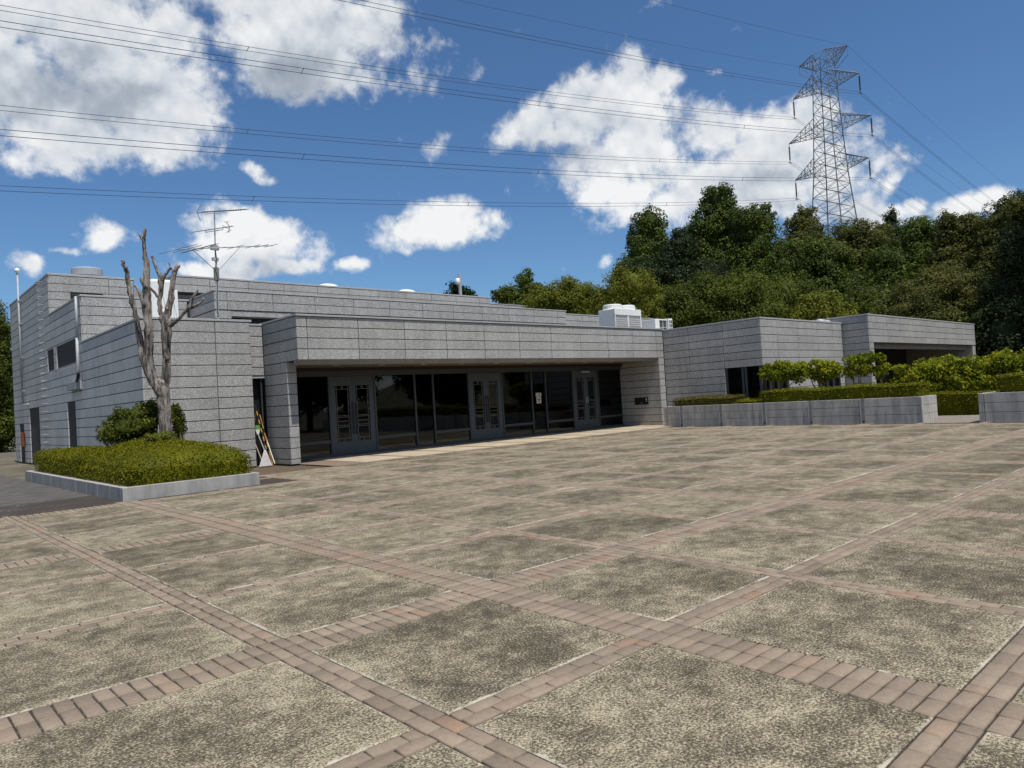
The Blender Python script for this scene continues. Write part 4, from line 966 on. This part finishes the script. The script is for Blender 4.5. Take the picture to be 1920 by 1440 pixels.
def kerb_box(root, x0, x1, y0, y1, h, t, ylen, m, jointm, rowsn=1, name='kerb_stone', gap=.012, skip_front=False):
    ox, oy = root.location.x, root.location.y
    def blk(a, b, c, d, z0, z1): MB().box(a-ox, b-ox, c-oy, d-oy, z0, z1).build(name, m, root, bevel=0.006)
    ys = np.linspace(y0, y1, max(2, int(round((y1-y0)/ylen))+1))
    for r in range(rowsn):
        z0 = -.1 if r == 0 else h*r/rowsn+.006; z1 = h*(r+1)/rowsn-(.006 if r < rowsn-1 else 0)
        for i in range(len(ys)-1): blk(x0, x0+t, ys[i]+gap/2+(t if i == 0 else 0), ys[i+1]-gap/2, z0, z1)
        blk(x0, x1, y0, y0+t, z0, z1)
        blk(x1-t, x1, y0+t+.01, y1, z0, z1); blk(x0, x1, y1+.01, y1+t, z0, z1)
    fi = .015 if rowsn > 1 else .004
    MB().box(x0+fi-ox, x1-fi-ox, y0+fi-oy, y1-oy, -.1, h-.02 if rowsn > 1 else h-.004).build('joint_fill', jointm, root)
    MB().quad((x0+t-ox, y0+t-oy, h-.002), (x1-t-ox, y0+t-oy, h-.002), (x1-t-ox, y1-oy, h-.002), (x0+t-ox, y1-oy, h-.002)).build('soil', EARTH, root)
PALE = plain('pale_mortar', (0.55, 0.55, 0.53), 0.9)
pk = thing('planter', 'low grey concrete planter kerb holding the dead tree and domed hedge', 'planter', (4.1, 16.42, 0))
kerb_box(pk, 4.1, 7.0, 16.42, 21.6, .27, .14, .95, CONC_L, PALE, gap=.035)
kerb_box(pk, 4.1, 6.0, 21.76, 27.5, .27, .14, .95, CONC_L, PALE, gap=.035)
dh = hedge('clipped_hedge', 'domed clipped yellow-green hedge around the dead tree', 4.22, 7.04, 16.58, 21.6, .20, .74, .34, LF_HEDGE, .045, dens=1.6, dome=.42, seed=3)
hedge('clipped_hedge', None, 4.24, 6.05, 21.0, 27.3, .20, .84, .28, LF_HEDGE, .05, dens=1.4, dome=.12, seed=4, root=dh)
pr = thing('planter_wall', 'long grey block planter wall in front of the right wing', 'planter', (27.0, 8.62, 0))
kerb_box(pr, 27.0, 28.55, 8.62, 19.1, .90, .16, 1.92, CONC, JOINT, 3, 'block')
for y in (18.3, 16.35, 14.4, 12.5, 10.57):
    MB().box(26.97-27, 27.02-27, y-.06-8.62, y+.06-8.62, -.05, .90).build('pilaster', plain('pilaster_grey', (0.22, 0.22, 0.22), 0.85), pr); MB().box(26.975-27, 26.99-27, y+.065-8.62, y+.10-8.62, -.05, .91).build('edge_strip', PALE, pr)
    MB().tube([(26.965-27, y-8.62, .08), (26.98-27, y-8.62, .08)], .035, 8).build('weep_hole', BLACK, pr)
MB().box(26.985-27, 27.03-27, 8.60-8.62, 8.64-8.62, -.05, .90).build('edge_strip', PALE, pr)
hedge('clipped_hedge', 'long clipped hedge on the planter wall beneath the small trees', 27.15, 28.5, 8.72, 14.75, .86, 1.40, .16, LF_HEDGE, .06, dens=1.4, seed=5)
hedge('clipped_hedge', 'low sparse hedge piece on the planter wall left of the long hedge', 27.15, 28.3, 14.8, 15.8, .84, 1.08, .10, LF_HEDGE, .06, dens=1.2, seed=6)
hedge('clipped_hedge', 'rusty brown clipped hedge on the planter wall beside the porch', 27.15, 28.4, 15.85, 18.95, .86, 1.27, .13, LF_HEDGE2, .06, dens=1.4, seed=7)
p3 = thing('planter_wall', 'grey block planter wall at the right edge beyond the gap', 'planter', (27.0, -6, 0))
kerb_box(p3, 27.0, 31.0, -6.0, 6.78, .92, .16, 12.0, CONC, JOINT, 3, 'block')
hedge('clipped_hedge', 'clipped hedge on the planter wall at the right edge', 27.15, 30.8, -5.8, 6.55, .88, 1.52, .16, LF_HEDGE, .065, dens=1.2, seed=8)
hedge('clipped_hedge', 'dark low hedge closing the gap between the two planter walls', 32.1, 33.3, 4.5, 12.5, 0, .87, .12, LF_HEDGE, .065, dens=1.3, seed=9)
sheet('garden_path', 26.9, 36.9, -8, 15.2, -0.03, mat('path_concrete', conc_fn((0.24, 0.21, 0.18), .5)))
# small ornamental trees above the long hedge, big shrubs behind the gap
def shrub(name, label, lobes, depth, m, size, base_z, group, seed, dens=.9, stems=3, cat='shrub', amp=.28, scatter=.3):
    L = []
    for q in lobes:
        c = at(q[0], q[1], depth+(q[4] if len(q) > 4 else 0)); s = depth/FPX; L.append((c, np.array([q[2]*s, q[2]*s, q[3]*s])))
    cx = np.mean([c[0] for c, r in L]); cy = np.mean([c[1] for c, r in L]); off = np.array([cx, cy, base_z])
    root = empty(name, tuple(off)); tag(root, label, cat, group); g = np.random.default_rng(seed)
    C, N, core, rn = crown([(c-off, r) for c, r in L], size, dens, amp, scatter, seed)
    if stems: core = None
    link('crown', leaf_mesh('crown', C, N, size, m, .5, .8, core, rn), root)
    tr = MB()
    for k in range(max(2, stems)):
        b = np.array([g.uniform(-.2, .2), g.uniform(-.2, .2), -.1])
        for c, r in L[k::max(2, stems)]:
            e = c-off; tr.tube([b, b*.6+e*.4+np.array([g.uniform(-.1, .1), g.uniform(-.1, .1), 0]), e], [.035, .022, .008], 6)
    tr.build('trunk', BARK, root, smooth=True); return root
GS = 'small ornamental trees above the clipped hedge'
shrub('ornamental_tree', 'leftmost small leafy tree above the long hedge, against the window', [(1450,700,22,14),(1480,692,26,14),(1465,686,20,8),(1500,705,16,14),(1440,688,8,6)], 30.2, LF_SHRUB, .12, 1.2, GS, 61, 2.6)
shrub('ornamental_tree', 'second small leafy tree above the long hedge, yellow-green', [(1530,688,22,12),(1560,692,20,14),(1545,700,26,12),(1515,698,14,10)], 30.5, LF_SHRUB, .12, 1.2, GS, 62, 2.6)
shrub('ornamental_tree', 'third small leafy tree above the long hedge beside the far block corner', [(1600,676,18,10),(1625,672,16,10),(1610,692,24,12),(1595,698,14,10)], 30.5, LF_SHRUB, .12, 1.2, GS, 63, 2.4)
shrub('ornamental_tree', 'small sparse tree above the hedge against the dark porch', [(1650,672,10,8),(1655,690,14,12),(1645,700,10,10)], 30.0, LF_SHRUB, .11, 1.2, GS, 64, 2.2)
shrub('ornamental_tree', 'last small sparse tree before the big leafy shrubs', [(1690,692,14,10),(1705,702,16,12),(1685,712,12,8)], 30.0, LF_SHRUB, .11, 1.2, GS, 65, 2.2)
GB = 'large leafy shrubs behind the planter gap'
shrub('leafy_shrub', 'large glossy leafy shrub behind the gap, left one', [(1745,695,34,24),(1770,685,30,18),(1735,720,30,22),(1790,715,36,28)], 31.5, LF_SHRUB, .15, 0, GB, 66, 1.5, 0, amp=.2, scatter=.15)
shrub('leafy_shrub', 'large glossy leafy shrub behind the gap, middle one with yellow tips', [(1820,692,32,24),(1850,690,30,24),(1830,720,40,26)], 31.5, LF_SHRUB, .15, 0, GB, 67, 1.5, 0, amp=.2, scatter=.15)
shrub('leafy_shrub', 'large leafy shrub behind the right-hand planter at the picture edge', [(1890,682,34,26),(1920,685,36,32),(1900,715,40,26),(1960,690,50,40)], 31.0, LF_SHRUB, .15, 0, GB, 68, 1.5, 0, amp=.2, scatter=.15)
# bush around the dead trunk
shrub('leafy_bush', 'dark leafy bush left of the dead tree trunk on the domed hedge', [(245,800,46,34,.3),(265,780,34,26,.4),(215,808,26,26,.2),(290,775,26,28,.6),(235,785,24,18,.3)], 18.3, LF_BUSH, .075, .6, 'bushes at the foot of the dead tree', 71, 1.5, 0, 'bush', .25, .2)
shrub('leafy_bush', 'narrow leafy bush right of the dead tree trunk', [(333,785,14,26,.5),(336,805,14,24,.5),(326,770,10,16,.5)], 18.3, LF_BUSH, .07, .6, 'bushes at the foot of the dead tree', 72, 1.6, 0, 'bush', .25, .2)
shrub('leafy_bush', 'bright green low tuft in front of the dead tree trunk', [(300,820,22,10,-.6),(285,822,14,8,-.6)], 18.0, LF_LIGHT, .05, .9, 'bushes at the foot of the dead tree', 73, 1.5, 0, 'bush', .25, .2)

# ------------------------------------------------------------------ dead tree
base = at(311, 832, 18.4); dt = thing('dead_tree', 'bare grey dead tree with sawn-off branches in the left planter', 'tree', (base[0], base[1], .25))
def limb(pts, name, sides=14):
    # pts: (u, v, radius px, depth offset) along one limb, smoothed and roughened
    Q = np.array([[*at(p[0], p[1], 18.4+(p[3] if len(p) > 3 else 0)), p[2]*.94*18.4/FPX] for p in pts]); out = []
    k = len(Q)
    for i in range(k-1):
        p0, p1, p2, p3 = Q[max(i-1, 0)], Q[i], Q[i+1], Q[min(i+2, k-1)]; n = max(3, int(np.linalg.norm(p2[:3]-p1[:3])/.10))
        for j in range(n):
            t = j/n; out.append(.5*((2*p1)+(-p0+p2)*t+(2*p0-5*p1+4*p2-p3)*t*t+(-p0+3*p1-3*p2+p3)*t**3))
    out.append(Q[-1]); out = np.array(out); g = np.random.default_rng(len(pts)*7+int(pts[0][0]))
    out[:, 3] *= 1+.05*np.sin(np.arange(len(out))*.7+g.uniform(0, 6))+.05*g.normal(size=len(out)); out[:, :3] += g.normal(0, .008, (len(out), 3))
    out[:, :3] -= np.array([base[0], base[1], .25])
    mb = MB(); mb.tube([o_[:3] for o_ in out], list(np.maximum(out[:, 3], .012)), sides, True, .22); mb.build(name, DEADBARK, dt, smooth=True)
limb([(313,850,14),(311,822,12.5),(309,790,11.5),(307,757,11.5),(306,735,12),(304,722,11),(303,712,9)], 'trunk', 18)
limb([(306,745,9),(309,722,8.5),(311,700,8),(312.5,673,8),(311.7,640,8.5),(312,612,9.5),(313,595,7.5),(318,573,6),(323,542,5.2),(326,515,5),(329,505,4.6),(334,497,4.2)], 'trunk', 16)
limb([(303,742,8,-.05),(291,723,8.5,-.1),(281,695,9.5,-.1),(277,668,10,-.1),(280,640,8,-.1),(279,612,8,-.1),(275,585,8.5,-.1),(274.5,560,7.5,-.1),(274.8,529,6,-.1),(274.5,495,5.6,-.1),(272,478,3.8,-.1),(270,455,3.2,-.1),(270,446,3.2,-.1),(272.5,428,2.4,-.1)], 'trunk', 16)
limb([(292,725,6,.1),(276,690,8,.1),(266,657,7,.1),(261,630,6.5,.1),(256,605,5,.1),(249,575,4.4,.1),(242,540,4,.1),(239,515,4.4,.1),(237,505,4,.1),(231,497,3.2,.1),(230.5,488,3.2,.1)], 'branch', 12)
limb([(270,452,3,-.1),(266,447,2.6,-.1),(261,439,2.2,-.1)], 'branch', 8)
limb([(311,620,6,.1),(306,600,6,.1),(302,588,5,.1),(299.5,568,4.6,.1),(301,542,4.6,.1),(302,524,5.6,.1),(300,515,4,.1),(295,507,2.8,.1),(288,490,2.6,.1),(285.5,479,3,.1)], 'branch', 12)
limb([(303,530,4.5,.1),(308,518,3.6,.1),(315,508,2.6,.1),(322,501,2.2,.1)], 'branch', 8)
limb([(297,558,2.6,.1),(289,547,2.2,.1),(280,538,1.8,.1)], 'branch', 8)
limb([(317,612,5,-.15),(325,606,4,-.2),(339,595,3.4,-.3),(354,578,3.4,-.35),(358,566,3,-.35),(364,554,2.4,-.35),(371,544,2.4,-.35)], 'branch', 10)
limb([(353,579,3,-.35),(366,573,2.6,-.4),(376,567,2.2,-.4),(383,561,2,-.4)], 'branch', 8)
limb([(271,575,4,-.2),(263,553,3,-.25),(258,543,2.6,-.25),(253,536,2.8,-.25)], 'branch', 8)
limb([(274,540,4,-.2),(268,530,3.4,-.25),(264,520,3.4,-.25)], 'branch', 8)
limb([(313,680,4,-.15),(313,672,4.5,-.2),(311,668,3.6,-.25)], 'branch', 8)
limb([(319,580,3,0),(313,578,2,-.1),(310,577,2,-.1)], 'branch', 8)
limb([(322,507,1.2,.1),(319,500,1.4,.1),(317,493,1.2,.1)], 'branch', 6)

# ------------------------------------------------------------------ brooms beside the porch
def lean(name, label, cat, x0, x1, z1, y0=21.95, y1=22.6): 
    return thing(name, label, cat, (x0, y0, 0.0)), np.array([x1-x0, y1-y0, z1])
b1, e = lean('twig_broom', 'upside-down brown twig broom leaning in the narrow recess by the porch', 'broom', 9.52, 9.44, 1.0)
MB().tube([(0, 0, 0), tuple(e)], .016, 7).build('handle', WOOD, b1)
mb = MB(); g = np.random.default_rng(3)
for k in range(90):
    a = g.uniform(0, 6.28); r = g.uniform(0, .12); mb.tube([e+np.array([g.uniform(-.03, .03), g.uniform(-.03, .03), -.3]), e+np.array([math.cos(a)*r*.6, math.sin(a)*r*.4-.02, .25]), e+np.array([math.cos(a)*r*1.3, math.sin(a)*r*.6-.03, g.uniform(.45, .68)])], [.008, .006, .003], 4, False)
mb.build('bristles', BRISTLE, b1)
b2, e = lean('snow_shovel', 'white triangular plastic scoop standing on its blade in the recess', 'shovel', 9.53, 9.56, 1.15, 21.85, 22.5)
MB().prism([(-.21, 0.0), (.21, 0.0), (.03, .50), (-.03, .50)], -.02, .02, 1).build('blade', WHITEP, b2, bevel=.01)
MB().tube([(0, 0, .45), tuple(e)], .015, 7).build('handle', GALV, b2)
MB().box(e[0]-.08, e[0]+.08, e[1]-.12, e[1]-.08, e[2], e[2]+.14).build('green_head', GREENP, b2); MB().prism([(e[0]-.03, e[2]-.15), (e[0]+.03, e[2]-.15), (e[0]+.08, e[2]), (e[0]-.08, e[2])], e[1]-.12, e[1]-.08, 1).build('white_socket', WHITEP, b2)
b3, e = lean('striped_pole', 'yellow and black striped barrier pole leaning in the recess', 'pole', 9.72, 9.60, 1.95)
MB().tube([(0, 0, 0), tuple(e)], .018, 8).build('shaft', BLACK, b3)
for k in range(6): MB().tube([tuple(e*(.12+.14*k)), tuple(e*(.19+.14*k))], .021, 8).build('stripe', YELLOW, b3)
b4_, e = lean('striped_pole', 'short yellow barrier pole with orange bands beside the white stick', 'pole', 9.78, 9.68, 1.62, 21.9, 22.45)
MB().tube([(0, 0, 0), tuple(e)], .016, 8).build('shaft', YELLOW, b4_)
for k in range(5): MB().tube([tuple(e*(.1+.18*k)), tuple(e*(.18+.18*k))], .019, 8).build('stripe', BLACK if k % 2 else ORANGE, b4_)
b5, e = lean('white_stick', 'thin white stick leaning at the foot of the porch pillar', 'stick', 9.84, 9.74, 1.0, 21.85, 22.3)
MB().tube([(0, 0, 0), tuple(e)], .017, 8).build('shaft', WHITEP, b5); MB().tube([(0, 0, 0), tuple(e*.05)], .024, 8).build('rubber_foot', BLACK, b5)

# ------------------------------------------------------------------ pylon and power lines
TC = np.array([131.558, 54.219]); PHI = -1.675; A_ = np.array([math.cos(PHI), math.sin(PHI), 0]); Bv = np.array([-A_[1], A_[0], 0])
tw = thing('pylon', 'grey steel lattice electricity pylon standing on the wooded hill', 'pylon', (TC[0], TC[1], 0)); tw.location.z = 10.0
def body_half(z):   # half width of the tower body above its foot
    pts = [(10, 4.4), (28, 2.9), (39, 2.1), (47, 1.75), (54.5, 1.5), (62.5, 1.25)]
    return float(np.interp(z, [p[0] for p in pts], [p[1] for p in pts]))
def tp(a, b, z): return a*A_+b*Bv+np.array([0, 0, z-10])
legs = []
for sa in (-1, 1):
    for sb in (-1, 1):
        zs = [10, 28, 39, 47, 54.5, 61.0]; MB().tube([tp(sa*body_half(z), sb*body_half(z), z) for z in zs], [.13, .12, .105, .095, .085, .075], 5).build('leg', STEEL, tw)
mb = MB(); zs = list(np.linspace(12, 28, 6))+list(np.linspace(30.5, 61, 15))
for i in range(len(zs)-1):
    z0, z1 = zs[i], zs[i+1]; h0, h1 = body_half(z0), body_half(z1)
    for f in range(4):
        def c(k, h, z):
            sa, sb = ((-1, -1), (1, -1), (1, 1), (-1, 1))[k % 4]; return tp(sa*h, sb*h, z)
        mb.tube([c(f, h0, z0), c(f+1, h1, z1)], .042, 4, False); mb.tube([c(f+1, h0, z0), c(f, h1, z1)], .042, 4, False); mb.tube([c(f, h1, z1), c(f+1, h1, z1)], .04, 4, False)
mb.build('bracing', STEEL, tw)
def arm(half, ztip, zlow, zup, s):
    m = MB(); tip = tp(s*half, 0, ztip)
    hl, hu = body_half(zlow), body_half(zup)
    roots = [tp(s*hl, -hl, zlow), tp(s*hl, hl, zlow), tp(s*hu, -hu, zup), tp(s*hu, hu, zup)]
    for r_ in roots: m.tube([r_, tip], .065, 5)
    for k in range(1, 6):
        t = k/6; q = [r_+(tip-r_)*t for r_ in roots]; q2 = [r_+(tip-r_)*(t-1/6) for r_ in roots]
        for a, b in ((0, 1), (2, 3), (0, 2), (1, 3)): m.tube([q[a], q[b]], .034, 4, False); m.tube([q2[a], q[b]], .034, 4, False)
    m.build('cross_arm', STEEL, tw)
INS = 3.6
ARMS = {'t': (6.284, 51.369), 'm': (7.797, 43.385), 'b': (6.967, 36.226)}
for k, (h, z) in ARMS.items():
    for s in (-1, 1):
        zt = z+INS; arm(h, zt, zt-.3, zt+2.6, s) if False else arm(h, zt, zt-.2, zt+2.4, s)
        ins = MB(); n = 14
        pts, rd = [], []
        for q in range(n): zz = zt-.5-(INS-1.0)*q/n; pts += [tp(s*h, 0, zz), tp(s*h, 0, zz-.1), tp(s*h, 0, zz-.12), tp(s*h, 0, zz-.2)]; rd += [.05, .17, .17, .05]
        ins.tube([tp(s*h, 0, zt), tp(s*h, 0, zt-.5)], .04, 5); ins.tube(pts, rd, 7); ins.tube([tp(s*h, 0, z+.5), tp(s*h, 0, z)], .05, 5)
        ins.tube([tp(s*h, -.5, z), tp(s*h, .5, z)], .07, 5); ins.build('insulator', INSUL, tw)
for s in (-1, 1):
    m = MB(); h, z = 4.614, 60.54; tip = tp(s*h, 0, z); hb = body_half(60)
    roots = [tp(s*hb, -hb, 58.4), tp(s*hb, hb, 58.4), tp(s*hb, -hb, 61.0), tp(s*hb, hb, 61.0)]
    for r_ in roots: m.tube([r_, tip], .06, 5)
    for k in range(1, 5):
        t = k/5; q = [r_+(tip-r_)*t for r_ in roots]; q2 = [r_+(tip-r_)*(t-.2) for r_ in roots]
        for a, b in ((0, 1), (2, 3), (0, 2), (1, 3)): m.tube([q2[a], q[b]], .034, 4, False); m.tube([q[a], q[b]], .04, 4, False)
    m.tube([tip, tip+np.array([0, 0, -1.6])], .05, 4); m.tube([tip+np.array([0, 0, -1.6]), tp(s*hb, 0, 56.5)], .05, 4)
    m.build('earth_wire_arm', STEEL, tw)
DL = np.array([-615.5, 56.5, 27.3]); SAGL = 31.0
dr_ = ray(2455, 760); dr_ = np.array([dr_[0], dr_[1], 0])/math.hypot(dr_[0], dr_[1]); DR = dr_*300+np.array([0, 0, -14.0]); SAGR = 5.5
def wire(label, start, bundle, rad):
    root = thing('power_line', label, 'cable', tuple(start), 'power lines strung to the pylon')
    offs = [0.0] if bundle == 1 else [-.22, .22]
    for o_ in offs:
        for D_, S_, tmax, n in ((DL, SAGL, .50, 70), (DR, SAGR, .55, 24)):
            pts = []
            for i in range(n+1):
                t = tmax*i/n; p = D_*t; p = p+np.array([0, 0, -4*S_*t*(1-t)]); pts.append(tuple(p+Bv*0+np.array([0, 0, o_])))
            MB().tube(pts, rad, 5, False).build('conductor', WIRE, root)
    if bundle == 2:
        for i in range(1, 8):
            t = .055*i+.006*(i % 3); p = DL*t+np.array([0, 0, -4*SAGL*t*(1-t)]); MB().tube([p+np.array([0, 0, -.3]), p+np.array([.3, 0, .3])], .035, 5).build('spacer', WIRE, root)
for k, nm in (('t', 'top'), ('m', 'middle'), ('b', 'lowest')):
    h, z = ARMS[k]
    for s, sd in ((-1, 'left'), (1, 'right')):
        wire('twin power line hung from the %s %s arm of the pylon' % (nm, sd), (TC[0]+s*h*A_[0], TC[1]+s*h*A_[1], z), 2, .024)
for s, sd in ((-1, 'left'), (1, 'right')): wire('thin single earth wire from the %s tip of the pylon top' % sd, (TC[0]+s*4.614*A_[0], TC[1]+s*4.614*A_[1], 60.54), 1, .018)
